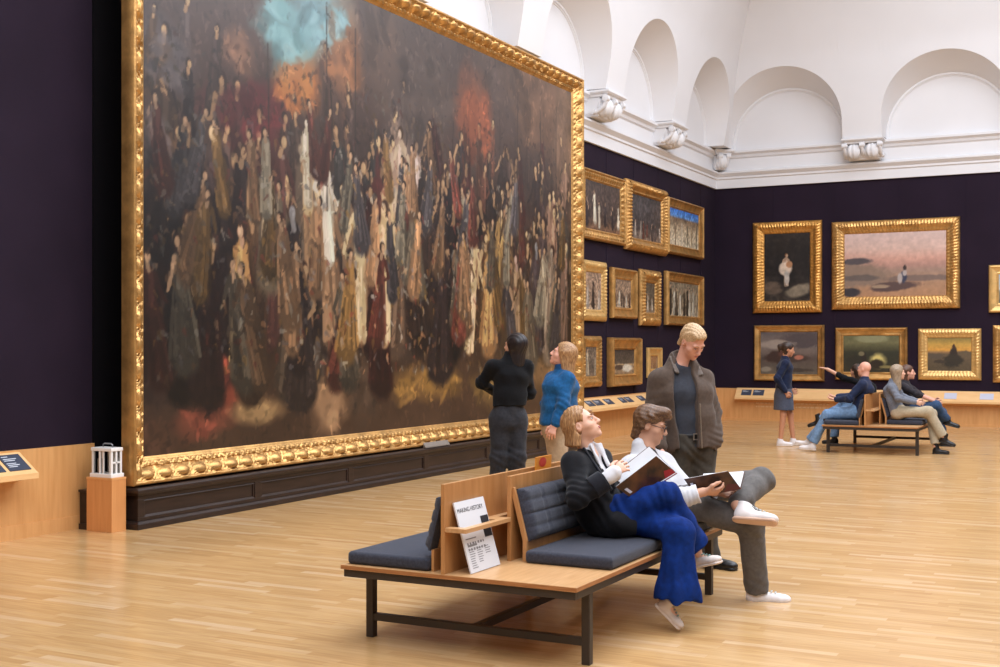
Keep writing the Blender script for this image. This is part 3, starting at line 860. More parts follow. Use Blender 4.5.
# ------------------------------------------------------------------ caption ledges on the wainscot
def caption(label, quad, m, lines, group=None, n=None):
    """quad: lower-left, lower-right, upper-right, upper-left on the sloping face"""
    q = [np.array(p, float) for p in quad]
    nn = np.cross(q[1] - q[0], q[3] - q[0]); nn /= np.linalg.norm(nn)
    t = thing('caption_plate', label, 'sign', tuple((q[0] + q[1]) / 2), group)
    th = .006
    obj('plate', MB().hexa([p - 0 * nn for p in q] + [p + th * nn for p in q]), m, t)
    if lines:
        mb = MB()
        R_, U_ = q[1] - q[0], q[3] - q[0]
        for v, ln, x0 in lines:
            a = q[0] + R_ * x0 + U_ * v + nn * (th + .0008); hgt = .045
            mb.add([a, a + R_ * ln, a + R_ * ln + U_ * hgt, a + U_ * hgt], [(0, 1, 2, 3)])
        obj('print', mb, M_ink, t)
    return t
LN = [(.84, .3, .1), (.70, .62, .1), (.6, .5, .1), (.42, .45, .1), (.32, .55, .1), (.22, .4, .1)]
# near ledge on the left (slopes down towards the viewer)
def ledge_left(name, label, y0, y1, zt, zb, dep):
    t = thing(name, label, 'ledge', (XL + .03, (y0 + y1) / 2, zb - .06))
    a = XL + .03
    obj('sloping_board', MB().prism([(a, zt - .02), (a, zt), (a + .015, zt), (a + dep, zb), (a + dep, zb - .025)], 'y', y0, y1), M_oakled, t, bevel=.002)
    obj('front_lip', MB().box(a + dep - .02, a + dep + .004, y0, y1, zb - .045, zb + .004), M_oakled, t, bevel=.002)
    obj('support', MB().prism([(a, zb - .09), (a, zt - .02), (a + dep - .03, zb - .03)], 'y', y0 + .03, y1 - .03), M_oakwall, t)
    return lambda y, k: (a + .015 + (dep - .015) * k, y, zt + (zb - zt) * k + .0005)
f1 = ledge_left('caption_ledge', 'sloping light oak caption ledge at the left edge of the photo', 5.6, 7.29, .735, .57, .24)
for y0, y1, lb in ((6.79, 6.995, 'slate caption plate cut by the left photo edge, on the near oak ledge'), (7.035, 7.25, 'slate caption plate at the right end of the near oak ledge')):
    caption(lb, [f1(y0, .82), f1(y1, .82), f1(y1, .1), f1(y0, .1)], M_slate, LN, 'captions on the near oak ledge')
f2 = ledge_left('caption_ledge', 'long sloping oak caption ledge under the small paintings on the left wall', 18.3, 22.9, .735, .57, .24)
for i, (y0, y1, wh) in enumerate(((19.0, 19.28, 'leftmost, beside the giant painting'), (19.33, 19.66, 'second from the giant painting'), (19.82, 20.12, 'third, standing alone'), (20.5, 20.74, 'fourth, left of a close pair'), (20.79, 21.05, 'fifth, right of a close pair'), (21.42, 21.7, 'sixth, nearest the man in the brown jacket'))):
    caption('dark caption plate on the long ledge, ' + wh, [f2(y0, .72), f2(y1, .72), f2(y1, .2), f2(y0, .2)], M_slate, LN[:4], 'captions on the long left wall ledge')
# far wall ledge
t = thing('caption_ledge', 'pale oak caption ledge running along the far wall behind the seated group', 'ledge', (0, YB - .03, .45))
a = YB - .03; x0, x1 = -7.9, 6.0
obj('sloping_board', MB().prism([(a, .70), (a, .72), (a - .015, .72), (a - .20, .51), (a - .20, .49)], 'x', x0, x1), M_oakled, t)
obj('front_lip', MB().box(x0, x1, a - .205, a - .185, .475, .515), M_oakled, t)
obj('support', MB().prism([(a, .42), (a, .70), (a - .17, .49)], 'x', x0 + .03, x1 - .03), M_oakwall, t)
def f3(x, k): return (x, a - .015 - .185 * k, .72 - .21 * k + .0008)
for xa, xb, m, lb in ((-7.77, -7.55, M_slate, 'dark caption plate at the left end of the far wall ledge'), (-7.51, -7.27, M_slate, 'second dark caption plate from the left end of the far wall ledge'),
                      (-3.54, -3.30, M_pale, 'pale caption plate on the far ledge, just right of the seated women'), (-2.86, -2.60, M_pale, 'pale caption plate on the far ledge, at the right photo edge')):
    caption(lb, [f3(xa, .75), f3(xb, .75), f3(xb, .2), f3(xa, .2)], m, LN[:3] if m is M_slate else None, 'captions on the far wall ledge')
# two lines of pale lettering on the wainscot (too small to read in the photo)
r2 = np.random.default_rng(5)
for xa, xb, lb in ((-7.48, -6.95, 'left of the standing woman in navy'), (-6.6, -5.9, 'right of the standing woman in navy')):
    for z, wh in ((.375, 'upper'), (.30, 'lower')):
        mb = MB(); x = xa
        while x < xb:
            l = .03 + .06 * r2.random()
            mb.box(x, min(x + l, xb), YB - .033, YB - .0302, z, z + .03); x += l + .02
        tag(obj('wall_lettering', mb, mat('pale_lettering', (226, 190, 140), .7)), wh + ' faint line of lettering on the oak panel, ' + lb, 'lettering')

# ------------------------------------------------------------------ pedestal and glazed instrument case
t = thing('oak_pedestal', 'square oak veneered pedestal standing at the left end of the dark plinth', 'pedestal', (-8.09, 7.985, 0))
px0, px1, pya, pyb = -8.238, -7.938, 7.9, 8.07
obj('body', MB().box(px0, px1, pya, pyb, .0, .455), wood('pedestal_veneer', (206, 140, 82), (218, 154, 94), (9, 9, 0.6)), t, bevel=.002)
obj('top_board', MB().box(px0 - .002, px1 + .002, pya - .002, pyb + .002, .455, .475), wood('pedestal_top', (214, 152, 92), (222, 164, 104), (3, 3, 3)), t, bevel=.002)
t = thing('instrument_case', 'small white glazed climate recorder case with a carrying handle, on the oak pedestal', 'instrument', (-8.09, 7.985, .475))
bx0, bx1, bya, byb, bz0, bz1 = -8.198, -7.965, 7.92, 8.05, .475, .735
mb = MB()
mb.box(bx0 - .012, bx1 + .012, bya - .012, byb + .012, bz0, bz0 + .035)
obj('base', mb, M_wbox, t, bevel=.004)
mb = MB().box(bx0 - .006, bx1 + .006, bya - .006, byb + .006, bz1 - .03, bz1)
obj('lid', mb, M_wbox, t, bevel=.004)
mb = MB(); q = .022
for x in (bx0, bx1 - q):
    for y in (bya, byb - q): mb.box(x, x + q, y, y + q, bz0 + .035, bz1 - .03)
mb.box(bx1 - q * .8, bx1, bya + q, byb - q, (bz0 + bz1) / 2 - .008, (bz0 + bz1) / 2 + .008)
mb.box(bx1 - q * .8, bx1, (bya + byb) / 2 - .01, (bya + byb) / 2 + .01, bz0 + .035, bz1 - .03)
mb.box(bx0 + .085, bx0 + .105, bya, bya + .015, bz0 + .035, bz1 - .03)
mb.box(bx1 - .105, bx1 - .09, bya, bya + .015, bz0 + .035, bz1 - .03)
obj('frame', mb, M_wbox, t, bevel=.002)
mb = MB()
mb.box(bx0 + .108, bx1 - q, bya + .085, bya + .09, bz0 + .036, bz1 - .03)
obj('white_screen', mb, mat('case_screen', (214, 208, 196), .6), t)
mb = MB(); mb.tube([(bx0 + .06, bya + .05, bz0 + .036), (bx0 + .06, bya + .05, bz0 + .16)], .03, 20)
obj('recorder_drum', mb, mat('drum_grey', (120, 108, 92), .5), t, smooth=True, angle=40)
gm = bpy.data.materials.new('clear_glass'); gm.use_nodes = True
gb = gm.node_tree.nodes['Principled BSDF']; gb.inputs['Roughness'].default_value = .02; gb.inputs['Transmission Weight'].default_value = 1.0; gb.inputs['IOR'].default_value = 1.03
mb = MB().box(bx0 + q, bx1 - q, bya + .006, bya + .009, bz0 + .035, bz1 - .03).box(bx1 - .009, bx1 - .006, bya + q, byb - q, bz0 + .035, bz1 - .03)
obj('glass_pane', mb, gm, t)
cxm, cym = (bx0 + bx1) / 2 + .01, (bya + byb) / 2
mb = MB(); mb.tube([(cxm - .055, cym, bz1), (cxm - .058, cym, bz1 + .022), (cxm - .04, cym, bz1 + .034), (cxm + .04, cym, bz1 + .034), (cxm + .058, cym, bz1 + .022), (cxm + .055, cym, bz1)], .006, 8)
obj('carrying_handle', mb, mat('handle_grey', (150, 150, 152), .4, .4), t, smooth=True)

# ------------------------------------------------------------------ corbels under the cove piers
def ellipsoid(c, r, nu=16, nv=10, f=None):
    vs = []; fs = []
    for j in range(nv + 1):
        ph = math.pi * j / nv
        for i in range(nu):
            th = 2 * math.pi * i / nu
            k = f(th, ph) if f else 1
            vs.append((c[0] + k * r[0] * math.sin(ph) * math.cos(th), c[1] + k * r[1] * math.sin(ph) * math.sin(th), c[2] - k * r[2] * math.cos(ph)))
    for j in range(nv):
        for i in range(nu):
            a, b = j * nu + i, j * nu + (i + 1) % nu
            fs.append((a, b, b + nu, a + nu))
    return vs, fs
def corbel(label, place, w, loc):
    """place(s, o, z): s along the wall about the centre, o outwards"""
    t = thing('corbel', label, 'corbel', loc, 'carved corbels below the vault')
    tr = lambda vs: [place(*v) for v in vs]
    h = w / 2
    def bx(m, s0, s1, o0, o1, z0, z1, k=0):
        m.hexa(tr([(s0, o0, z0), (s1, o0, z0), (s1, o1, z0), (s0, o1, z0), (s0 - k, o0, z1), (s1 + k, o0, z1), (s1 + k, o1 + k, z1), (s0 - k, o1 + k, z1)]))
    mb = MB(); bx(mb, -h, h, .0, .47, ZS - .075, ZS - .05, .03); bx(mb, -h - .03, h + .03, .0, .50, ZS - .05, ZS - .012); bx(mb, -h + .03, h - .03, 0, .43, ZS - .12, ZS - .075, .015)
    obj('abacus', mb, M_white, t, bevel=.006)
    mb = MB(); bx(mb, -h + .05, h - .05, 0, .3, ZS - .4, ZS - .12); obj('block', mb, M_white, t, bevel=.01)
    n = 2 if w > .6 else 1
    for i in range(n):
        c = (i - (n - 1) / 2) * w * .48
        flu = lambda th, ph: 1 + .10 * math.cos(9 * th) * math.sin(ph)
        v, f = ellipsoid((c, .3, ZS - .27), (w * (.21 if n == 2 else .36), .17, .17), 40, 14, flu)
        o = link_mesh('carved_bowl', tr(v), f, M_white, t, smooth=True)
    for i in range(n + 1):
        c = (i - n / 2) * w * .46
        mb = MB()
        for oo, zz, rr in ((.43, ZS - .16, .055), (.2, ZS - .36, .05)):
            mb.tube(tr([(c - .05, oo, zz), (c + .05, oo, zz)]), rr, 18)
            mb.tube(tr([(c - .062, oo, zz), (c + .062, oo, zz)]), rr * .45, 12)
        pts = [(c, .43, ZS - .2), (c, .40, ZS - .27), (c, .33, ZS - .33), (c, .24, ZS - .38)]
        mb.tube(tr(pts), .038, 10)
        obj('scroll', mb, M_white, t, smooth=True, angle=40)
    mb = MB(); bx(mb, -h + .08, h - .08, .02, .26, ZS - .44, ZS - .38, .03); obj('foot_moulding', mb, M_white, t, bevel=.008)
for k, lb in ((1, 'carved white corbel high on the left wall, second from the room corner'), (2, 'carved white corbel on the left wall, next to the giant painting')):
    pos = YB - 3.3 * k - .36
    corbel(lb, lambda s, o, z, p=pos: (XL + o, p - s, z), .78, (XL, pos, ZS - .44))
corbel('carved white double corbel on the far wall between two arched recesses', lambda s, o, z: (XL + 3.3 + s, YB - o, z), .78, (XL + 3.3, YB, ZS - .44))
q = math.sqrt(.5)
corbel('small carved white corbel in the room corner under the vault', lambda s, o, z: (XL + .005 + q * max(o, abs(s)) + q * s, YB - .005 - q * max(o, abs(s)) + q * s, z), .42, (XL, YB, ZS - .44))

# ------------------------------------------------------------------ double sided museum bench
def wedge(m, p, ax, a0, a1): m.prism(p, ax, a0, a1)
def make_bench(label):
    bx0, bx1, by0, by1, zt = -3.86, -2.457, 5.52, 7.95, .435
    t = thing('gallery_bench', label, 'bench', ((bx0 + bx1) / 2, (by0 + by1) / 2, 0), 'double sided oak and steel gallery benches')
    obj('seat_platform', MB().box(bx0, bx1, by0, by1, zt - .024, zt), [M_oaktop], t, bevel=.0015)
    e = obj('platform_edging', MB().box(bx0 - .0008, bx1 + .0008, by0 - .0008, by1 + .0008, zt - .023, zt - .003), M_edge, t)
    mb = MB(); z0, z1 = zt - .066, zt - .0245
    a = .012
    mb.box(bx0 + a, bx1 - a, by0 + a, by0 + a + .03, z0, z1); mb.box(bx0 + a, bx1 - a, by1 - a - .03, by1 - a, z0, z1)
    mb.box(bx0 + a, bx0 + a + .03, by0 + a + .03, by1 - a - .03, z0, z1); mb.box(bx1 - a - .03, bx1 - a, by0 + a + .03, by1 - a - .03, z0, z1)
    obj('rail_frame', mb, M_metal, t, bevel=.002)
    ly0, ly1 = by0 + .235, by1 - .2
    for x in (bx0 + .045, bx1 - .045):
        for y in (ly0, ly1):
            obj('leg', MB().box(x - .023, x + .023, y - .023, y + .023, 0, z0), M_metal, t, bevel=.003)
    for y in (ly0, ly1):
        obj('end_stretcher', MB().box(bx0 + .068, bx1 - .068, y - .02, y + .02, .095, .135), M_metal, t, bevel=.003)
    xm = (bx0 + bx1) / 2
    obj('long_stretcher', MB().box(xm - .02, xm + .02, ly0 + .02, ly1 - .02, .095, .135), M_metal, t, bevel=.003)
    # point-symmetric halves about the centre
    cxx, cyy = xm, (by0 + by1) / 2
    for sgn in (1, -1):
        def T(m):
            if sgn < 0:
                m.v = [(2 * cxx - x, 2 * cyy - y, z) for x, y, z in m.v]
            return m
        # backboard of this half (upright panel), right-hand half first
        xa = -3.087
        obj('back_panel', T(MB().box(xa - .022, xa, by0 + .52, by1 - .0, zt, .905)), M_oak, t, bevel=.002)
        for yy in (by0 + .54, by1 - .14):
            mb = MB(); mb.prism([(xa, .84), (xa + .012, .84), (xa + .088, .555), (xa + .088, zt), (xa + .064, zt), (xa + .064, .55), (xa, .79)], 'y', yy, yy + .022)
            obj('back_bracket', T(mb), M_oak, t, bevel=.0015)
        mb = MB(); mb.prism([(xa + .07, zt), (xa + .086, zt), (xa + .086, .55), (xa + .07, .55)], 'y', by0 + .562, by1 - .05)
        obj('back_skirt', T(mb), M_oak, t)
        # quilted back cushion
        import itertools
        y0, y1 = by0 + .56, by1 - .04
        nu, nv = 96, 30
        A0 = np.array([xa + .09, .545]); A1 = np.array([xa + .014, .83])
        ax_ = (A1 - A0); Ln = np.linalg.norm(ax_); ax_ /= Ln; nrm = np.array([ax_[1], -ax_[0]])
        vs = []; fs = []
        for side in (1, 0):
            for j in range(nv + 1):
                for i in range(nu + 1):
                    u, v = i / nu, j / nv
                    edge = min(u * (y1 - y0), (1 - u) * (y1 - y0), v * Ln, (1 - v) * Ln)
                    th = .012 + .042 * min(1, math.sqrt(max(0, edge) / .03)) if side else 0.0
                    if side:
                        du = abs(((u * (y1 - y0) / .105) % 1) - .5) * .105; dv = abs(((v * 4) % 1) - .5) * Ln / 4
                        gu = .105 / 2 - du; gv = Ln / 8 - dv
                        if 0.02 < u < .98 : th -= .007 * math.exp(-(gu / .006) ** 2)
                        if 0.03 < v < .97: th -= .01 * math.exp(-(gv / .007) ** 2)
                    p = A0 + ax_ * Ln * v + nrm * th
                    vs.append((p[0], y0 + (y1 - y0) * u, p[1]))
        K = (nu + 1) * (nv + 1)
        for j in range(nv):
            for i in range(nu):
                a_ = j * (nu + 1) + i
                fs.append((a_, a_ + 1, a_ + nu + 2, a_ + nu + 1)); fs.append((K + a_, K + a_ + nu + 1, K + a_ + nu + 2, K + a_ + 1))
        rim = [i for i in range(nu + 1)] + [j * (nu + 1) + nu for j in range(1, nv + 1)] + [nv * (nu + 1) + i for i in range(nu - 1, -1, -1)] + [j * (nu + 1) for j in range(nv - 1, 0, -1)]
        for p, q in zip(rim, rim[1:] + rim[:1]): fs.append((p, K + p, K + q, q))
        m = T(MB().add(vs, fs))
        obj('back_cushion', m, M_cush, t, smooth=True, angle=50)
        # seat cushion
        mb = T(MB().box(xa + .095, bx1 - .018, by0 + .5 if sgn > 0 else by0 + .5, by1 - .03, zt, zt + .07))
        o = obj('seat_cushion', mb, M_cush, t, smooth=True)
        b = o.modifiers.new('bevel', 'BEVEL'); b.width = .022; b.segments = 4
        # shelf on the exposed end of the opposite panel
    return t, T
bench, _ = make_bench('near double sided oak bench with charcoal cushions, the two readers sit on it')
bx0, bx1, by0, by1, zt = -3.86, -2.457, 5.52, 7.95, .435
cxx, cyy = (bx0 + bx1) / 2, (by0 + by1) / 2
# leaflet shelf fixed to the left half's panel at the near end, and its twin at the far end
xs = 2 * cxx + 3.087 + .022      # face of the left half's panel
for sgn in (1, -1):
    mb = MB()
    ya, yb = by0 + .005, by0 + .515
    mb.box(xs, xs + .125, ya, ya + .055, .655, .678); mb.box(xs, xs + .125 if False else xs + .125, ya + .41, by0 + .517, .655, .678); mb.box(xs, xs + .0428, by0 + .517, by0 + 1.4, .655, .678); mb.box(xs + .085, xs + .125, ya + .055, ya + .41, .655, .678)
    if sgn < 0: mb.v = [(2 * cxx - x, 2 * cyy - y, z) for x, y, z in mb.v]
    obj('leaflet_shelf', mb, M_oaktop, bench, bevel=.0015)
b2 = copy_tree(bench)
b2['label'] = 'far double sided oak bench with charcoal cushions where the bald man sits'
b2.location.x += -2.90 - bx1; b2.location.y += 18.85 - by0

# printed board standing on the near bench, leaning through the shelf slot
t = thing('leaflet_board', 'white printed text board leaning on the near bench shelf, heading at the top', 'leaflet', (xs + .06, 5.79, zt))
ya, yb = by0 + .07, by0 + .395
lo = np.array([xs + .115, 0, zt + .001]); hi_ = np.array([xs + .008, 0, .80])
up = (hi_ - lo); LH = np.linalg.norm(up); up /= LH
nr = np.array([up[2], 0, -up[0]])
mb = MB(); th = .008
c = [lo + np.array([0, ya, 0]), lo + np.array([0, yb, 0]), hi_ + np.array([0, yb, 0]), hi_ + np.array([0, ya, 0])]
obj('board', MB().hexa([p for p in c] + [p + nr * th for p in c]), M_paper, t)
face = lambda y, s: lo + up * s + nr * (th + .0008) + np.array([0, ya + y, 0])
text_mesh('heading_print', 'MAKING HISTORY', .034, mat('black_print', (38, 38, 42), .6), face(.012, LH - .06), (0, 1, 0), up, t, .0002)
mb = MB()
def patch(y0, y1, s0, s1): mb.add([face(y0, s0), face(y1, s0), face(y1, s1), face(y0, s1)], [(0, 1, 2, 3)])
patch(.235, .32, LH - .215, LH - .1)
obj('photo_print', mb, mat('black_photo', (34, 31, 36), .6), t)
mb = MB()
rr = np.random.default_rng(2)
for r in range(2):
    y = .03
    for k in range(7):
        patch(y, y + .012 + .01 * rr.random(), LH - .235 - r * .03, LH - .222 - r * .03); y += .028
patch(.03, .13, .135, .146)
for cidx, (y, nl) in enumerate(((.03, 9), (.115, 7), (.2, 4))):
    for k in range(nl):
        patch(y, y + .04 + .022 * rr.random(), .118 - k * .012, .122 - k * .012)
patch(.025, .14, LH - .205, LH - .199)
obj('text_print', mb, mat('grey_print', (128, 126, 126), .6), t)
# orange booklet standing in the gap between the two panels
t = thing('orange_booklet', 'small orange and red booklet standing in the gap behind the near bench back', 'booklet', (xs + .05, 6.62, .68))
q0 = 6.55
bk = MB(); bk.hexa([(xs + .012, q0, .68), (xs + .022, q0, .68), (xs + .022, q0 + .21, .68), (xs + .012, q0 + .21, .68), (xs + .024, q0, .965), (xs + .034, q0, .965), (xs + .034, q0 + .21, .965), (xs + .024, q0 + .21, .965)])
obj('cover', bk, mat('orange_cover', (232, 150, 52), .5), t)
c0 = lambda y, s: np.array([xs + .022 + .012 * s, q0 + y, .68 + .285 * s]) + np.array([.0015, 0, 0])
vs = [c0(.085 + .05 * math.cos(k * math.pi / 12), .88 + .1 * math.sin(k * math.pi / 12)) for k in range(24)]
obj('cover_print', MB().add(vs, [tuple(range(24))]), mat('red_print', (206, 62, 48), .5), t)
# ================================================================== people
# signed-distance modelling: smooth unions of tapered limbs, meshed with surface nets
A = lambda *p: np.array(p if len(p) > 1 else p[0], dtype=float)
def unit(v):
    v = np.asarray(v, float); return v / (np.linalg.norm(v) + 1e-12)
CF = A(-math.sin(math.atan(640 / 1226)), math.cos(math.atan(640 / 1226)), 0)
CR = A(CF[1], -CF[0], 0)
UP = A(0, 0, 1)
def V(px, py, d):
    """point seen at photo position (px, py) at distance d along the view axis"""
    return A(0, 0, 1.62) + d * (CF + CR * (px - 500) / 1226 - UP * (py - 347) / 1226)

class Sdf:
    def __init__(s): s.p = []
    def _add(s, fn, lo, hi, k, op): s.p.append((fn, np.asarray(lo, float), np.asarray(hi, float), k, op)); return s
    def cap(s, a, b, r1, r2=None, k=.02, op='+'):
        a, b = A(a), A(b); r2 = r1 if r2 is None else r2
        ba = b - a; l2 = ba @ ba + 1e-12; m = max(r1, r2)
        def fn(P):
            q = P - a; t = np.clip(q @ ba / l2, 0, 1)
            return np.sqrt(((q - t[:, None] * ba) ** 2).sum(1)) - (r1 + (r2 - r1) * t)
        return s._add(fn, np.minimum(a, b) - m, np.maximum(a, b) + m, k, op)
    def chain(s, pts, rs, k=.02):
        for i in range(len(pts) - 1): s.cap(pts[i], pts[i + 1], rs[i], rs[i + 1], k)
        return s
    def ell(s, c, ax, r, k=.02, op='+'):
        c = A(c); M = np.array([unit(x) for x in ax]); r = A(r); m = r.max()
        def fn(P):
            q = (P - c) @ M.T
            k0 = np.sqrt(((q / r) ** 2).sum(1)) + 1e-9; k1 = np.sqrt(((q / r ** 2) ** 2).sum(1)) + 1e-9
            return k0 * (k0 - 1) / k1
        return s._add(fn, c - m, c + m, k, op)
    def ecap(s, a, b, sa, sb, side, k=.03, op='+', capk=.8):
        """elliptical tapered segment; sa, sb = (half width along side, half depth)"""
        a, b = A(a), A(b); ba = b - a; L = np.linalg.norm(ba); n = ba / L
        sd = A(side); sd = unit(sd - n * (sd @ n)); u = np.cross(n, sd); m = max(*sa, *sb)
        def fn(P):
            q = P - a; z = q @ n; t = np.clip(z / L, 0, 1)
            w = sa[0] + (sb[0] - sa[0]) * t; d = sa[1] + (sb[1] - sa[1]) * t
            e = z - t * L; c = np.minimum(w, d) * capk
            x, y = q @ sd, q @ u
            k0 = np.sqrt((x / w) ** 2 + (y / d) ** 2 + (e / c) ** 2) + 1e-9
            k1 = np.sqrt((x / w ** 2) ** 2 + (y / d ** 2) ** 2 + (e / c ** 2) ** 2) + 1e-9
            return k0 * (k0 - 1) / k1
        return s._add(fn, np.minimum(a, b) - m, np.maximum(a, b) + m, k, op)
    def box(s, c, ax, h, rnd=.005, k=.01, op='+'):
        c = A(c); M = np.array([unit(x) for x in ax]); h = A(h); m = np.linalg.norm(h)
        def fn(P):
            q = np.abs((P - c) @ M.T) - (h - rnd)
            return np.sqrt((np.maximum(q, 0) ** 2).sum(1)) + np.minimum(q.max(1), 0) - rnd
        return s._add(fn, c - m, c + m, k, op)
    def cutcyl(s, p, n, r, L, k=.004):
        """remove the disc-ended cylinder that starts at p and runs along n"""
        p, n = A(p), unit(n)
        def fn(P):
            q = P - p; z = q @ n
            rad = np.sqrt(np.maximum((q ** 2).sum(1) - z * z, 0)) - r
            return np.maximum(np.maximum(-z, z - L), rad)
        return s._add(fn, p - 9, p + 9, k, '-')
    def fn(s, f, k=.0, op='mod'): return s._add(f, A(-99, -99, -99), A(99, 99, 99), k, op)
    def value(s, P, lo=None, hi=None):
        d = np.full(len(P), .5)
        for fn, l, h, k, op in s.p:
            if lo is not None and (np.any(l - .05 > hi) or np.any(h + .05 < lo)): continue
            if op == 'mod': d = d + fn(P); continue
            v = fn(P)
            if op == '+':
                if k > 0:
                    hh = np.maximum(k - np.abs(d - v), 0) / k; d = np.minimum(d, v) - hh * hh * k * .25
                else: d = np.minimum(d, v)
            else:
                w = -v if op == '-' else v
                hh = np.maximum(k - np.abs(d - w), 0) / max(k, 1e-9); d = np.maximum(d, w) + hh * hh * k * .25
        return d
    def mesh(s, h):
        pos = [q for q in s.p if q[4] == '+']
        lo = np.min([q[1] for q in pos], 0) - .03; hi = np.max([q[2] for q in pos], 0) + .03
        B = 18
        nb = np.ceil((hi - lo) / h / B).astype(int); n = nb * B + 1
        Vv = np.full(n, .5, dtype=np.float32)
        half = B * h / 2
        for bi in range(nb[0]):
            for bj in range(nb[1]):
                for bk in range(nb[2]):
                    l = lo + A(bi, bj, bk) * B * h; u = l + B * h
                    if not any(np.all(q[1] - .03 < u) and np.all(q[2] + .03 > l) for q in pos): continue
                    c = s.value((l + half)[None], l, u)[0]
                    if abs(c) > half * 1.733 * 1.25 + .02:
                        if c < 0: Vv[bi * B:(bi + 1) * B + 1, bj * B:(bj + 1) * B + 1, bk * B:(bk + 1) * B + 1] = -.5
                        continue
                    ax = [l[i] + h * np.arange(B + 1) for i in range(3)]
                    P = np.stack(np.meshgrid(*ax, indexing='ij'), -1).reshape(-1, 3)
                    Vv[bi * B:(bi + 1) * B + 1, bj * B:(bj + 1) * B + 1, bk * B:(bk + 1) * B + 1] = s.value(P, l, u).reshape(B + 1, B + 1, B + 1)
        return nets(Vv, lo, h)

def nets(Vv, lo, h):
    I = Vv < 0
    C = np.zeros(tuple(k - 1 for k in Vv.shape), dtype=np.uint8)
    for dx in (0, 1):
        for dy in (0, 1):
            for dz in (0, 1):
                C += I[dx:dx + C.shape[0], dy:dy + C.shape[1], dz:dz + C.shape[2]]
    cells = np.argwhere((C > 0) & (C < 8))
    idx = np.full(C.shape, -1, dtype=np.int64); idx[tuple(cells.T)] = np.arange(len(cells))
    cor = np.array([(a, b, c) for a in (0, 1) for b in (0, 1) for c in (0, 1)])
    vals = np.stack([Vv[tuple((cells + q).T)] for q in cor], 1).astype(float)
    acc = np.zeros((len(cells), 3)); cnt = np.zeros(len(cells))
    for i in range(8):
        for j in range(i + 1, 8):
            if np.abs(cor[i] - cor[j]).sum() != 1: continue
            a, b = vals[:, i], vals[:, j]; m = (a < 0) != (b < 0)
            t = np.where(m, a / np.where(m, a - b, 1), 0)
            acc += m[:, None] * (cor[i] + t[:, None] * (cor[j] - cor[i])); cnt += m
    verts = lo + h * (cells + acc / np.maximum(cnt, 1)[:, None])
    faces = []
    for ax in range(3):
        sl = [slice(None)] * 3; sl2 = [slice(None)] * 3
        sl[ax] = slice(0, -1); sl2[ax] = slice(1, None)
        e = I[tuple(sl)] != I[tuple(sl2)]
        E = np.argwhere(e)
        o1, o2 = [k for k in range(3) if k != ax]
        E = E[(E[:, o1] > 0) & (E[:, o2] > 0) & (E[:, o1] < C.shape[o1]) & (E[:, o2] < C.shape[o2])]
        if not len(E): continue
        q = []
        for d1, d2 in ((0, 0), (1, 0), (1, 1), (0, 1)):
            F_ = E.copy(); F_[:, o1] -= d1; F_[:, o2] -= d2
            q.append(idx[tuple(F_.T)])
        q = np.stack(q, 1)
        ins = I[tuple(E.T)]
        flip = ins if ax != 1 else ~ins
        q[~flip] = q[~flip][:, ::-1]
        faces.append(q[(q >= 0).all(1)])
    f = np.concatenate(faces)
    # one relaxation pass takes the grid stepping out
    nb = np.zeros_like(verts); c = np.zeros(len(verts))
    for a, b in ((0, 1), (1, 2), (2, 3), (3, 0)):
        np.add.at(nb, f[:, a], verts[f[:, b]]); np.add.at(c, f[:, a], 1)
        np.add.at(nb, f[:, b], verts[f[:, a]]); np.add.at(c, f[:, b], 1)
    verts = verts * .5 + .5 * nb / np.maximum(c, 1)[:, None]
    return verts, f

def sdf_obj(name, S_, h, m, parent):
    v, f = S_.mesh(h)
    # drop specks, keep the big pieces
    return link_mesh(name, v, f.tolist(), m, parent, smooth=True)

def folds(amp, scale, seed=0, dirv=(0, 0, 1), stretch=.35):
    """soft cloth folds: a few crossing waves, drawn out along dirv"""
    r = np.random.default_rng(seed); dv = unit(dirv)
    W_ = []
    for i in range(7):
        k = r.normal(size=3); k -= dv * (k @ dv) * (1 - stretch); k = unit(k) * scale * (.6 + 1.1 * r.random())
        W_.append((k, r.random() * 7, amp * (.4 + .6 * r.random())))
    def f(P):
        o = np.zeros(len(P))
        for k, ph, a in W_: o += a * np.sin(P @ k + ph + 1.3 * np.sin(P @ k[[1, 2, 0]] * .6 + ph))
        return o / 2.6
    return f
def creases(joint, axis, amp, wl, reach):
    """rings of creases round an elbow or knee"""
    joint, axis = A(joint), unit(axis)
    def f(P):
        q = P - joint; z = q @ axis
        return .62 * amp * np.sin(z * 2 * math.pi / (wl * 1.5) + 2.6 * np.sin(q[:, 0] * 21 + z * 9) + 2.2 * np.sin(q[:, 1] * 17 + 1)) * np.exp(-((q ** 2).sum(1)) / reach ** 2)
    return f

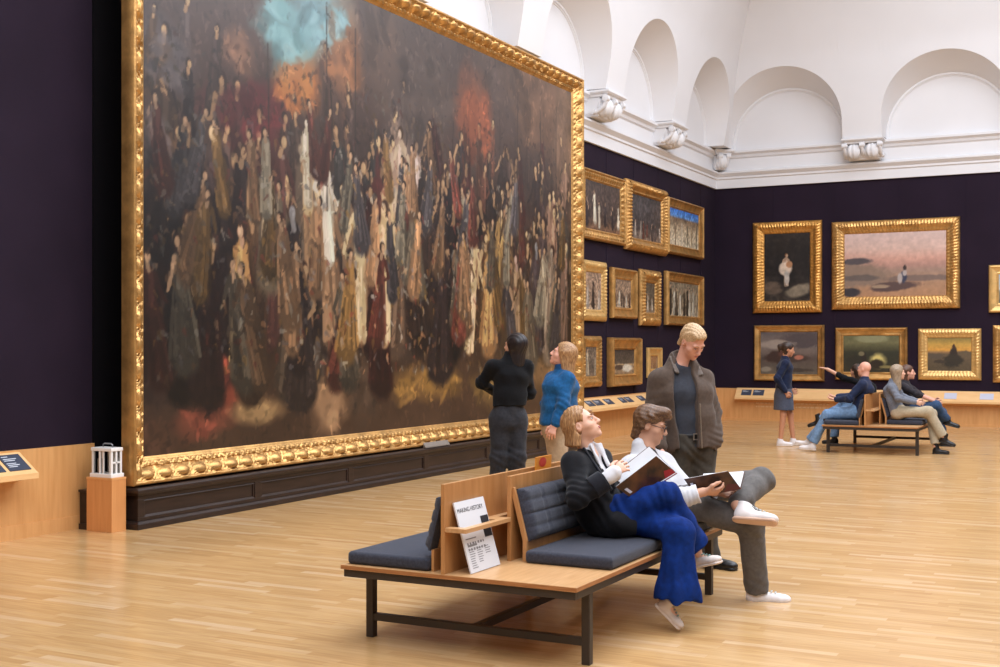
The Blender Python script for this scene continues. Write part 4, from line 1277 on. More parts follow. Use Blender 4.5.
class Head:
    def __init__(s, c, fwd, up=UP, scale=1.0, roll=0.0):
        s.c = A(c); s.f = unit(fwd); s.r = unit(np.cross(s.f, up)); s.u = np.cross(s.r, s.f)
        if roll:
            s.r, s.u = s.r * math.cos(roll) + s.u * math.sin(roll), s.u * math.cos(roll) - s.r * math.sin(roll)
        s.k = scale; s.ax = (s.r, s.f, s.u)
    def p(s, x, y, z): return s.c + s.k * (x * s.r + y * s.f + z * s.u)
    def skin(s, B, fem=False):
        k = s.k; e = lambda c, r, **q: B.ell(s.p(*c), s.ax, A(r) * k, **q)
        e((0, -.012, .035), (.073, .093, .083), k=.01)
        e((0, .03, -.02), (.060, .062, .075), k=.03 * k)
        e((0, .045, -.062), (.046 if fem else .051, .046, .044), k=.03 * k)
        e((0, .078, -.093), (.020, .017, .017), k=.022 * k)
        for q in (-1, 1):
            e((q * .043, .052, -.022), (.024, .026, .022), k=.02 * k)           # cheek
            e((q * .027, .080, .028), (.026, .014, .010), k=.014 * k)           # brow
            e((q * .031, .094, .010), (.016, .014, .011), k=.012 * k, op='-')   # socket
            e((q * .031, .076, .009), (.0165, .014, .0125), k=.004 * k)         # lid
            e((q * .010, .101, -.027), (.009, .010, .008), k=.006 * k)          # nostril wing
            e((q * .074, -.008, -.004), (.010, .020, .031), k=.008 * k)         # ear
            e((q * .083, -.004, .0), (.006, .010, .017), k=.004 * k, op='-')
        B.cap(s.p(0, .088, .022), s.p(0, .113, -.020), .0075 * k, .011 * k, .012 * k)
        e((0, .108, -.024), (.011, .012, .009), k=.008 * k)
        e((0, .087, -.056), (.024, .014, .013), k=.012 * k)
        return B
    def neck(s, B, base, r):
        B.ecap(base, s.p(0, -.028, -.055), (r * 1.12, r * 1.08), (r * .95, r), s.r, k=.03); return B
    def details(s, parent, h, hair_rgb, lid=.5, iris=(70, 90, 110), lips=(176, 96, 88), fine=True):
        k = s.k
        L = Sdf()
        L.ell(s.p(0, .0985, -.0535), s.ax, A(.021, .006, .0045) * k, k=.0); L.ell(s.p(0, .0985, -.0615), s.ax, A(.018, .0065, .005) * k, k=.002)
        sdf_obj('lips', L, h * .5, mat('lips_%d' % lips[0], lips, .5), parent)
        for q in (-1, 1):
            E_ = Sdf(); E_.ell(s.p(q * .031, .0845, .008), s.ax, A(.0125, .0075, .0075 * lid + .001) * k, k=0)
            ob = sdf_obj('eye', E_, h * .4, mat('eye_white', (222, 214, 208), .25), parent)
            E_ = Sdf(); E_.ell(s.p(q * .031 + .002, .0892, .0085), s.ax, A(.006, .0042, .0066 * lid + .001) * k, k=0)
            sdf_obj('iris', E_, h * .35, mat('iris_%d' % iris[0], iris, .2), ob)
            E_ = Sdf(); E_.cap(s.p(q * .017, .0905, .0125), s.p(q * .031, .0925, .0165), .0016 * k, k=.0); E_.cap(s.p(q * .031, .0925, .0165), s.p(q * .046, .083, .012), .0018 * k, k=.0)
            sdf_obj('eyelashes', E_, h * .4, mat('lash_brown', (46, 32, 28), .7), parent)
            E_ = Sdf(); E_.cap(s.p(q * .014, .0955, .031), s.p(q * .032, .0945, .037), .0034 * k, .0034 * k, k=.0); E_.cap(s.p(q * .032, .0945, .037), s.p(q * .05, .078, .031), .0032 * k, .002 * k, k=.002)
            sdf_obj('eyebrow', E_, h * .5, mat('brow_%d' % hair_rgb[0], hair_rgb, .8), parent)

def hand(B, wrist, dirv, palm, thumb, curl=.5, s=1.0, spread=.16, r=.0083, tcurl=.5):
    """palm plus four unequal bent fingers and a thumb; palm = way the palm faces, thumb = side the thumb leaves from"""
    d = unit(dirv); n = unit(A(palm) - d * (A(palm) @ d)); t = np.cross(d, n)
    if t @ A(thumb) < 0: t = -t
    w = A(wrist)
    kn = w + d * .088 * s
    B.ecap(w + d * .012 * s, kn, (.027 * s, .019 * s), (.040 * s, .0135 * s), t, k=.015)
    for i, (L, o) in enumerate(((.072, .031), (.080, .0105), (.074, -.0105), (.058, -.031))):
        b = kn + t * o * s - d * (.006 + .006 * abs(i - 1.2)) * s
        dd = unit(d + t * spread * (1.5 - i) / 1.5 * .8)
        pts = [b]; ang = curl * .55 + .1 * i * curl
        for j, q in enumerate((.45, .31, .24)):
            c, s_ = math.cos(ang), math.sin(ang)
            pts.append(pts[-1] + (dd * c + n * s_) * L * q * s); ang += curl * (.95 - .1 * j)
        B.chain(pts, [r * 1.12 * s, r * s, r * .93 * s, r * .8 * s], k=.004)
    tb = w + d * .025 * s + t * .026 * s
    p1 = tb + (d * .55 + t * .65 + n * .4 * tcurl) * .042 * s
    p2 = p1 + (d * .85 + t * .2 + n * .55 * tcurl) * .033 * s
    p3 = p2 + (d * .95 - t * .05 + n * .6 * tcurl) * .026 * s
    B.chain([tb, p1, p2, p3], [.0155 * s, .0115 * s, .010 * s, .0085 * s], k=.012)
    return B

def shoe(parent, heel, toe, up, h, m_up, m_sole, s=1.0, name='shoe', boot=0.0, laces=True, label=None, lace=None, heelh=0.0):
    """heel and toe are the ends of the sole on the tread side"""
    heel, toe = A(heel), A(toe); x = unit(toe - heel); z = A(up); z = unit(z - x * (z @ x)); y = np.cross(z, x)
    L = np.linalg.norm(toe - heel); k = L / .275
    p = lambda a, b, c: heel + k * (a * x + b * y + c * z)
    U = Sdf()
    U.ell(p(.042, 0, .05), (x, y, z), A(.044, .037, .052) * k, k=0)
    U.ecap(p(.05, 0, .042), p(.19, 0, .034), (.036 * k, .050 * k), (.043 * k, .034 * k), y, k=.02 * k)
    U.ell(p(.215, 0, .033), (x, y, z), A(.057, .044, .033) * k, k=.02 * k)
    U.cap(p(.072, 0, .06), p(.054, 0, .128 + boot / k), .042 * k, .043 * k, k=.03 * k)
    U.cutcyl(p(.045, 0, .122 + boot / k), z + .12 * x, .2, .3)
    U.cutcyl(p(.1, 0, .014), -z, .3, .3)
    o = sdf_obj(name, U, h, m_up, parent)
    if label: o['label'] = label
    Q = Sdf()
    Q.ecap(p(.032, 0, .012), p(.235, 0, .012), (.038 * k, .020 * k), (.046 * k, .017 * k), y, k=0, capk=2.0)
    if heelh: Q.box(p(.03, 0, -heelh * .5 / k), (x, y, z), (.03 * k, .028 * k, heelh / 2 + .01), k=.005)
    Q.cutcyl(p(.1, 0, 0) if not heelh else p(.1, 0, -heelh / k), -z, .4, .4)
    sdf_obj('sole', Q, h, m_sole, o)
    if laces:
        Z = Sdf()
        for i in range(4):
            a = .105 + .024 * i; hh = .103 - .0085 * i
            Z.cap(p(a, -.019, hh - .004), p(a + .006, .0, hh), .0042 * k, k=0); Z.cap(p(a + .006, .0, hh), p(a, .019, hh - .004), .0042 * k, k=0)
        sdf_obj('laces', Z, h * .6, lace or mat('lace_white', (205, 208, 204), .8), o)
    return o

def foot(B, ankle, heel, toe, up):
    a, h, t = A(ankle), A(heel), A(toe); u = unit(up)
    B.chain([a, h * .78 + t * .22 + u * .055, h * .35 + t * .65 + u * .03], [.034, .028, .022], k=.02)

def person(label, loc, group=None):
    return thing('person', label, 'person', tuple(loc), group)

SKIN = mat('skin_fair', (226, 178, 152), .5, noise=.05, nscale=14, spec=.35)
SKIN2 = mat('skin_warm', (206, 156, 128), .5, noise=.05, nscale=14, spec=.35)
SKIN3 = mat('skin_rosy', (222, 164, 140), .5, noise=.06, nscale=14, spec=.35)
def cloth(name, rgb, n=.12, scale=60, rough=.88, sheen=.1, bump=.15):
    return mat(name, rgb, rough, noise=n, nscale=scale, bump=bump, bscale=420, spec=.2, sheen=sheen)
def hairm(name, a, b, st=(34, 34, 5)):
    return mat(name, a, .45, noise=1, nscale=5, stretch=st, rgb2=b, spec=.4)

def side_of(f): return unit(np.cross(f, UP))      # right-hand side of somebody facing f

def torso_prims(B, PV, WA, CH, NB, sP, sC, w=(.165, .14, .165, .15), d=(.115, .10, .12, .07), k=.05, off=0.0):
    w = [q + off for q in w]; d = [q + off for q in d]
    B.ecap(PV, WA, (w[0], d[0]), (w[1], d[1]), sP, k=k)
    B.ecap(WA, CH, (w[1], d[1]), (w[2], d[2]), unit(sP + sC), k=k)
    B.ecap(CH, A(NB) - (A(NB) - A(CH)) * .18, (w[2], d[2]), (w[3], d[3]), sC, k=k)
    return B
# plane of the bench's back cushion: backs rest against it
BC0 = A(-2.940, 6.8, .56); BCN = A(-.966, 0, -.258)
SEAT = .5075
def rest_on_bench(S_, cx, sg, y, e=.002):
    """flatten a sitter's clothes where they press on the seat and back cushions of the bench centred on x = cx"""
    S_.box(A(cx + sg * .357, y, .508 + e - .072), ((1, 0, 0), (0, 1, 0), (0, 0, 1)), (.361 + e, .8, .072), .004, .004, '-')
    n = unit(A(-BCN[0] * sg, 0, -BCN[2])); t = A(-n[2], 0, n[0])
    p = A(cx + sg * (BC0[0] + 3.1585), y, BC0[2]) + (t if t[2] > 0 else -t) * .135
    S_.box(p - n * (.09 - e), (n, (0, 1, 0), t), (.09, .8, .165), .004, .004, '-')
    S_.box(A(cx + sg * .035, y, .70), ((1, 0, 0), (0, 1, 0), (0, 0, 1)), (.04 + e, .8, .215), .004, .004, '-')
# ------------------------------------------------------------------ woman reading on the near bench
def book(label, N0, N1, R1, R0, L0, L1, cover, spine_rgb, nm='open_book'):
    """near leaf N0-N1-R1-R0 (R edge is the spine), far leaf from the spine to L0-L1"""
    N0, N1, R1, R0, L0, L1 = map(A, (N0, N1, R1, R0, L0, L1))
    t = thing(nm, label, 'book', tuple((R0 + R1) / 2))
    def slab(a, b, c, d, n, t0, t1, inset=0):
        m_ = (a + b + c + d) / 4
        q = [p + (m_ - p) * inset for p in (a, b, c, d)]
        return [p + n * t0 for p in q], [p + n * t1 for p in q]
    n1 = unit(np.cross(N1 - N0, R0 - N0))
    if n1 @ (A(0, 0, 1.62) - N0) < 0: n1 = -n1
    n2 = unit(np.cross(L1 - L0, R0 - L0))
    if n2 @ (A(0, 0, 1.62) - L0) > 0: n2 = -n2
    for (a, b, c, d, n, nm) in ((N0, N1, R1, R0, n1, 'front'), (L0, L1, R1, R0, n2, 'back')):
        lo_, hi_ = slab(a, b, c, d, n, 0, .004)
        obj('cover', MB().hexa(lo_ + hi_), cover, t)
        lo_, hi_ = slab(a, b, c, d, n, -.010, -.0003, .04)
        obj('pages', MB().hexa(lo_ + hi_), M_paper, t)
    return t, n1
HB = lambda nm, base, spots: paint_cover(nm, base, spots)
def cover_material(nm, base, hot):
    return mat(nm, base, .35, noise=1, nscale=14, rgb2=hot, spec=.5)

def woman_reader():
    R_ = A(0, -1, 0)
    PV = A(-2.785, 6.79, .615); WA = V(597, 507, 7.28); CH = V(590, 479, 7.28); NB = V(589, 453, 7.28)
    t = person('woman with straight blond bob, black blazer and blue trousers, looking up from an open book', (-2.6, 6.8, 0))
    fwd = unit((CR * .95 - CF * .26) * math.cos(math.radians(27)) + UP * math.sin(math.radians(27)))
    H = Head(V(581.5, 425.5, 7.27), fwd, scale=.94)
    rs, ls = NB + A(-.03, -.155, -.055), NB + A(.01, .155, -.055)
    re, rw = V(578, 498, 7.0), V(611, 475.5, 7.03)
    le, lw = V(612, 498, 7.46), V(628, 486, 7.36)
    rh, lh = PV + A(0, -.085, 0), PV + A(0, .085, 0)
    rk, ra = V(665, 496, 7.17), V(694.5, 545, 7.29)
    lk, la = V(679, 533, 7.03), V(664, 606, 7.01)
    B = Sdf()
    torso_prims(B, PV, WA, CH, NB, R_, R_, (.14, .115, .125, .10), (.10, .085, .095, .05))
    H.skin(B, fem=True); H.neck(B, NB + A(0, 0, -.01), .047)
    B.chain([rs, re, rw], [.042, .034, .025]); B.chain([ls, le, lw], [.042, .034, .025])
    d = unit(CR * .72 + UP * .52 + CF * .35); n = unit(CF * .8 + CR * .25 - UP * .35)
    hand(B, rw + d * .01, d, n, np.cross(d, n), .42, .92)
    d2 = unit(CR * .8 + UP * .1 - CF * .1); n2 = unit(UP * .6 - CF * .5)
    hand(B, lw, d2, n2, -np.cross(d2, n2), .5, .9)
    B.chain([rh, rk, ra], [.07, .05, .03]); B.chain([lh, lk, la], [.07, .05, .03])
    foot(B, ra, V(692, 569, 7.34), V(723, 563, 7.2), UP); foot(B, la, V(655, 605, 7.02), V(680.5, 631, 6.97), CR * .72 + UP * .62 - CF * .25)
    rest_on_bench(B, -3.1585, 1, 6.8)
    sdf_obj('body', B, .0042, SKIN, t)
    H.details(t, .0042, (122, 88, 62), .55)
    # hair: straight, shoulder length, hanging down behind the ear
    W = Sdf()
    W.ell(H.p(0, -.018, .036), H.ax, A(.079, .100, .090), k=.0)
    W.ecap(V(576, 415, 7.29), V(572.5, 444, 7.29), (.050, .080), (.046, .078), CR, k=.04)
    W.ecap(V(576.5, 426, 7.19), V(576.5, 445.5, 7.18), (.020, .018), (.030, .014), CR, k=.02)
    W.ecap(V(589, 412, 7.34), V(592, 442, 7.36), (.02, .02), (.014, .012), CR, k=.02)
    W.ell(H.p(0, .112, -.012), H.ax, A(.095, .105, .112), k=.012, op='-')
    W.ell(H.p(.09, .010, -.016), H.ax, A(.04, .034, .046), k=.01, op='-')
    W.cutcyl(V(572, 447, 7.27), A(0, 0, -1) , .3, .2, k=.01)
    W.fn(lambda P: .0016 * np.sin(((P - H.c) @ CR) * 300 + 3 * np.sin(P[:, 2] * 14)) + .0014 * np.sin(((P - H.c) @ CF) * 230 + 2 * np.sin(P[:, 2] * 11)))
    sdf_obj('hair', W, .0042, hairm('hair_dark_blond', (112, 74, 46), (196, 152, 104)), t)
    # white shirt: body, stand-up collar flaps, turned-out cuff
    Sh = Sdf()
    torso_prims(Sh, PV, WA, CH, NB, R_, R_, (.15, .125, .135, .09), (.11, .095, .104, .062))
    Sh.cutcyl(PV + A(0, 0, .02), -UP, .4, .4)
    f = A(1, 0, 0)
    Sh.ecap(NB + A(.035, -.05, .05), NB + A(.105, -.055, -.085), (.03, .010), (.016, .008), unit(A(.3, -.8, 0)), k=.01)
    Sh.ecap(NB + A(.045, .045, .05), NB + A(.115, .035, -.075), (.026, .010), (.014, .008), unit(A(.3, .8, 0)), k=.01)
    Sh.ecap(NB + A(-.01, 0, .03), NB + A(.01, 0, -.03), (.058, .056), (.07, .06), R_, k=.02)
    Sh.ell(NB + A(.075, 0, .02), (A(1, 0, 0), A(0, 1, 0), UP), A(.05, .024, .09), k=.012, op='-')
    c0 = re + (rw - re) * .8
    Sh.chain([c0, rw + (rw - re) * .10], [.043, .046], k=.01)
    Sh.fn(folds(.003, 60, 3))
    rest_on_bench(Sh, -3.1585, 1, 6.8)
    sdf_obj('shirt', Sh, .0045, cloth('white_shirt', (212, 211, 214), .03), t)
    # black blazer
    J = Sdf()
    torso_prims(J, PV + A(-.01, 0, -.03), WA, CH, NB, R_, R_, (.19, .155, .165, .085), (.155, .125, .13, .07))
    J.ecap(CH + A(-.0, 0, .10), NB + A(-.01, 0, -.005), (.165, .075), (.065, .062), R_, k=.05)
    J.cap(rs, ls, .062, k=.05)
    J.chain([rs, re], [.068, .064], k=.04); J.chain([re, re + (rw - re) * .82], [.062, .058], k=.03)
    J.chain([ls, le, le + (lw - le) * .85], [.066, .06, .05], k=.04)
    J.ecap(PV + A(-.06, 0, -.03), PV + A(.13, -.03, -.012), (.20, .09), (.195, .098), R_, k=.05)     # skirt of the jacket spread on the seat
    J.ecap(NB + A(.10, 0, .07), V(613, 492, 7.2), (.085, .075), (.012, .06), R_, k=.008, op='-')
    J.cutcyl(A(-2.6, 6.8, .512), -UP, .9, .5, k=.004)
    J.cutcyl(re + (rw - re) * .80, rw - re, .085, .1, k=.004)
    J.cutcyl(BC0, BCN, .9, .5, k=.004)
    J.fn(folds(.007, 32, 11, UP)); J.fn(creases(re, rs - re, .007, .034, .12)); J.fn(creases(WA + A(.08, -.08, 0), A(1, -.3, 1), .008, .05, .16))
    rest_on_bench(J, -3.1585, 1, 6.8)
    o = sdf_obj('blazer', J, .006, cloth('black_wool', (17, 17, 21), .2, 50, .9, .12), t)
    L = Sdf()      # lapels and wide turned-back cuff
    L.ecap(NB + A(.0, -.075, .03), V(611, 489, 7.12), (.030, .010), (.020, .010), unit(A(.3, -.8, .2)), k=0)
    L.ecap(NB + A(.05, .06, .015), V(614, 488, 7.24), (.026, .010), (.014, .010), unit(A(.3, .8, .2)), k=0)
    L.chain([re + (rw - re) * .45, re + (rw - re) * .80], [.066, .064], k=.0)
    L.cutcyl(re + (rw - re) * .795, rw - re, .1, .1); L.cutcyl(re + (rw - re) * .42, re - rw, .1, .1)
    sdf_obj('lapels_and_cuff', L, .0045, cloth('black_wool_facing', (25, 26, 33), .2, 50, .9, .15), o)
    # wide blue trousers, right leg crossed over the left
    T_ = Sdf()
    T_.ecap(PV + A(-.02, 0, 0), PV + A(.12, 0, 0), (.17, .10), (.17, .10), R_, k=.03)
    T_.chain([rh, rk], [.105, .088], k=.05)
    T_.chain([rk, ra + (ra - rk) * .1], [.08, .088], k=.03)
    T_.chain([lh, lk], [.10, .085], k=.04)
    hem = V(678, 594, 7.0)
    T_.chain([lk, hem, hem + (hem - lk) * .2], [.083, .118, .126], k=.04)
    T_.cutcyl(V(678, 597, 7.0), unit(A(-.06, .05, -1)), .25, .3)
    T_.cutcyl(ra, ra - rk, .14, .2)
    kn = unit(hem - lk)
    def pleat(P):
        q = P - lk; z = np.clip((q @ kn) / .4, 0, 1)
        a = np.arctan2((P - hem) @ CF, (P - hem) @ CR)
        return .010 * z * np.sin(5 * a + .8) + .006 * z * np.sin(9 * a + 2)
    T_.cutcyl(A(-2.97, 6.8, SEAT), -UP, .49, .06)
    T_.fn(pleat); T_.fn(folds(.006, 34, 5, lk - hem)); T_.fn(creases(rk, rk - rh, .006, .05, .15)); T_.fn(creases(rh + A(.1, 0, 0), A(1, 0, 1), .008, .06, .2))
    rest_on_bench(T_, -3.1585, 1, 6.8)
    sdf_obj('trousers', T_, .0058, cloth('royal_blue_cloth', (7, 40, 104), .28, 30, .9, .0), t)
    tl = mat('teal_laces', (112, 150, 142), .8)
    us = mat('cream_leather', (214, 200, 190), .5, noise=.06, nscale=30); so = mat('off_white_rubber', (222, 208, 196), .6)
    shoe(t, V(655, 605, 7.02), V(680.5, 631, 6.97), unit(CR * .76 + UP * .50 - CF * .35), .004, us, so, lace=tl)
    shoe(t, V(692, 569, 7.34), V(723, 563, 7.2), unit(UP + CR * .05 - CF * .15), .004, us, so, lace=tl)
    return t
woman_reader()
cm = cover_material('book_cover_dark', (26, 18, 18), (96, 56, 30))
bt, n1 = book('open hardback with dark painted cover held by the woman in the blazer', V(615.5, 487, 7.10), V(656, 456, 7.2), V(677, 473.5, 7.27), V(634, 500, 7.16), V(611.5, 475.5, 7.2), V(649, 446, 7.3), cm, None)
rm = mat('crimson_print', (150, 24, 40), .4)
def cover_patch(bt, name, q, m, n):
    q = [A(p) + n * .0046 for p in q]
    obj(name, MB().add(q, [tuple(range(len(q)))]), m, bt)
def bil(N0, N1, R1, R0):
    return lambda u, v: (A(N0) * (1 - u) + A(N1) * u) * (1 - v) + (A(R0) * (1 - u) + A(R1) * u) * v
b = bil(V(615.5, 487, 7.10), V(656, 456, 7.2), V(677, 473.5, 7.27), V(634, 500, 7.16))
cover_patch(bt, 'red_corner_print', [b(.72, .995), b(.995, .995), b(.995, .72), b(.86, .62)], rm, n1)
cover_patch(bt, 'barcode_print', [b(.06, .62), b(.12, .62), b(.12, .32), b(.06, .32)], M_pale, n1)

# ------------------------------------------------------------------ man in white jacket reading
def man_reader():
    R_ = A(0, -1, 0)
    PV = A(-2.70, 7.62, .62); WA = V(664, 506, 7.96); CH = V(650, 483, 7.9); NB = V(646, 455, 7.9)
    sC = unit(A(-.15, -1, 0))
    t = person('young man with glasses and brown hair, white jacket and grey trousers, reading with crossed legs', (-2.5, 7.6, 0))
    fwd = unit((CR * .95 - CF * .22) * math.cos(.30) - UP * math.sin(.30))
    H = Head(V(650, 425, 7.92), fwd, scale=1.0)
    rs, ls = NB + sC * .17 + A(.0, 0, -.075), NB - sC * .16 + A(.02, 0, -.07)
    re, rw = V(664, 503, 7.62), V(703, 492, 7.6)
    le, lw = V(690, 496, 8.0), V(716, 492, 7.83)
    rh, lh = PV + A(0, -.09, 0), PV + A(0, .09, 0)
    rk, ra = V(751, 522, 7.74), V(757.5, 592, 7.86)
    lk, la = V(761, 481, 8.04), V(737, 504.5, 7.70)
    B = Sdf()
    torso_prims(B, PV, WA, CH, NB, R_, sC, (.145, .12, .14, .11), (.10, .09, .10, .055))
    H.skin(B); H.neck(B, NB + A(.02, 0, -.01), .047)
    B.chain([rs, re, rw], [.046, .038, .028]); B.chain([ls, le, lw], [.046, .038, .028])
    d = unit(CR * .97 - UP * .02 + CF * .12); n = unit(UP * .75 + CF * .6)
    hand(B, rw + d * .0, d, n, -CF, .55, 1.02, tcurl=.7)
    d2 = unit(CR * .8 - CF * .3 - UP * .1); n2 = unit(UP * .7 - CF * .5)
    hand(B, lw, d2, n2, CF, .5, 1.0)
    B.chain([rh, rk, ra], [.075, .052, .034]); B.chain([lh, lk, la], [.075, .052, .034])
    foot(B, ra, V(746, 604.5, 7.86), V(792, 605, 7.80), UP); foot(B, la, V(733, 521, 7.62), V(778.5, 525, 7.5), UP * .8 + CF * .55)
    rest_on_bench(B, -3.1585, 1, 7.6)
    sdf_obj('body', B, .0044, SKIN2, t)
    H.details(t, .0044, (74, 52, 38), .25, lips=(178, 104, 92))
    W = Sdf()
    W.ell(H.p(0, -.02, .042), H.ax, A(.080, .103, .091), k=0)
    W.ecap(H.p(0, -.055, .03), H.p(0, -.066, -.095), (.070, .048), (.05, .034), H.r, k=.03)
    W.ell(H.p(.0, .052, .105), (H.r, unit(H.f + H.u * .25), unit(H.u - H.f * .25)), A(.058, .056, .034), k=.03)
    W.ell(H.p(.0, .088, .088), H.ax, A(.047, .032, .026), k=.02)
    for q in (-1, 1): W.ecap(H.p(q * .072, -.0, .06), H.p(q * .074, -.034, -.02), (.03, .018), (.02, .012), H.f, k=.02)
    W.ell(H.p(0, .120, -.035), H.ax, A(.09, .088, .094), k=.012, op='-')
    for q in (-1, 1): W.ell(H.p(q * .09, .006, -.014), H.ax, A(.026, .03, .034), k=.01, op='-')
    W.fn(lambda P: .0022 * np.sin(((P - H.c) @ (H.r * .8 + H.u * .6)) * 210 + 1.6 * np.sin(((P - H.c) @ H.f) * 20)) + .001 * np.sin(((P - H.c) @ (H.u * .9 - H.r * .3)) * 240 + 3))
    sdf_obj('hair', W, .0044, hairm('hair_brown', (58, 38, 26), (128, 92, 62), (30, 12, 30)), t)
    G = Sdf()      # spectacles
    for q in (-1, 1):
        c = H.p(q * .033, .103, .004)
        ring_ = [c + H.r * .024 * math.cos(a) + H.u * .019 * math.sin(a) for a in np.linspace(0, 2 * math.pi, 17)]
        G.chain(ring_, [.0026] * 17, k=0)
        G.cap(H.p(q * .057, .100, .010), H.p(q * .078, -.01, .012), .0026, k=0)
    G.cap(H.p(-.009, .105, .007), H.p(.009, .105, .007), .0026, k=0)
    sdf_obj('glasses', G, .0024, mat('tortoise_dark', (38, 26, 22), .3), t)
    Sh = Sdf()
    torso_prims(Sh, PV, WA, CH, NB, R_, sC, (.15, .13, .15, .085), (.11, .10, .112, .066))
    Sh.ecap(NB + A(0, 0, .02), NB + A(.02, 0, -.03), (.062, .06), (.08, .065), sC, k=.02)
    rest_on_bench(Sh, -3.1585, 1, 7.6)
    sdf_obj('jumper', Sh, .006, cloth('patterned_charcoal_knit', (58, 52, 54), .6, 26), t)
    J = Sdf()
    torso_prims(J, PV + A(-.02, 0, -.04), WA, CH, NB, R_, sC, (.185, .165, .18, .09), (.15, .135, .145, .08))
    J.cap(rs, ls, .075, k=.06)
    J.ecap(NB + A(-.035, 0, .065), NB + A(-.01, 0, -.05), (.082, .066), (.13, .09), sC, k=.03)      # raised soft collar
    J.chain([rs, re], [.082, .076], k=.05); J.chain([re, rw + (re - rw) * .12], [.076, .056], k=.03)
    J.chain([ls, le, lw + (le - lw) * .15], [.08, .07, .054], k=.05)
    J.ecap(NB + A(.10, 0, .10), V(684, 512, 7.7), (.06, .09), (.03, .06), sC, k=.01, op='-')
    J.ell(NB + A(.03, 0, .08), (A(1, 0, 0), A(0, 1, 0), UP), A(.075, .058, .06), k=.012, op='-')
    J.cutcyl(A(-2.6, 7.6, .53), -UP, .9, .5)
    J.cutcyl(rw + (re - rw) * .14, rw - re, .08, .1); J.cutcyl(lw + (le - lw) * .16, lw - le, .08, .1)
    J.cutcyl(BC0, BCN, .9, .5, k=.004)
    J.fn(folds(.008, 34, 21, UP)); J.fn(creases(re, rs - re, .008, .045, .13)); J.fn(creases(re + (rw - re) * .7, rw - re, .005, .03, .1))
    rest_on_bench(J, -3.1585, 1, 7.6)
    sdf_obj('jacket', J, .006, cloth('white_cotton_twill', (208, 207, 209), .04, 40), t)
    T_ = Sdf()
    T_.ecap(PV + A(-.03, 0, 0), PV + A(.12, 0, 0), (.175, .11), (.18, .105), R_, k=.03)
    T_.chain([rh, rk], [.105, .084], k=.05); T_.chain([rk, ra], [.082, .074], k=.03)
    T_.chain([lh, lk], [.10, .084], k=.05); T_.chain([lk, la + (lk - la) * .1], [.084, .066], k=.03)
    hem = ra + (rk - ra) * .04
    T_.cutcyl(hem, ra - rk, .12, .15); T_.cutcyl(A(-2.97, 7.6, SEAT), -UP, .49, .06)
    T_.fn(folds(.006, 36, 31, rk - ra)); T_.fn(creases(rk, rk - ra, .006, .05, .14)); T_.fn(creases(ra + UP * .06, UP, .007, .05, .1))
    rest_on_bench(T_, -3.1585, 1, 7.6)
    sdf_obj('trousers', T_, .006, cloth('grey_wool_trousers', (96, 92, 89), .15, 40), t)
    us = mat('white_leather', (226, 218, 214), .5, noise=.04, nscale=30); so = mat('tan_rubber', (206, 172, 148), .6)
    shoe(t, V(746, 604.5, 7.86), V(792, 605, 7.80), UP, .0045, us, mat('off_white_rubber', (222, 208, 196), .6))
    shoe(t, V(733, 521, 7.62), V(778.5, 525, 7.5), unit(UP * .8 + CF * .55 + CR * .02), .0045, us, so)
    return t
man_reader()
q = [V(684, 479, 7.66), V(728, 471, 7.60), V(741, 488.5, 7.62), V(697, 497.5, 7.68)]
bt, n1 = book('open hardback with dark painted cover held by the man in the white jacket', *q, V(703, 474.5, 7.85), V(745, 472, 7.78), cm, None)
bt, n1 = bt, n1
b = bil(*q)
cover_patch(bt, 'red_corner_print', [b(.62, .995), b(.995, .995), b(.995, .72), b(.8, .62)], mat('dull_red_print', (84, 24, 28), .4), n1)
cover_patch(bt, 'barcode_print', [b(.06, .5), b(.12, .5), b(.12, .25), b(.06, .25)], M_pale, n1)

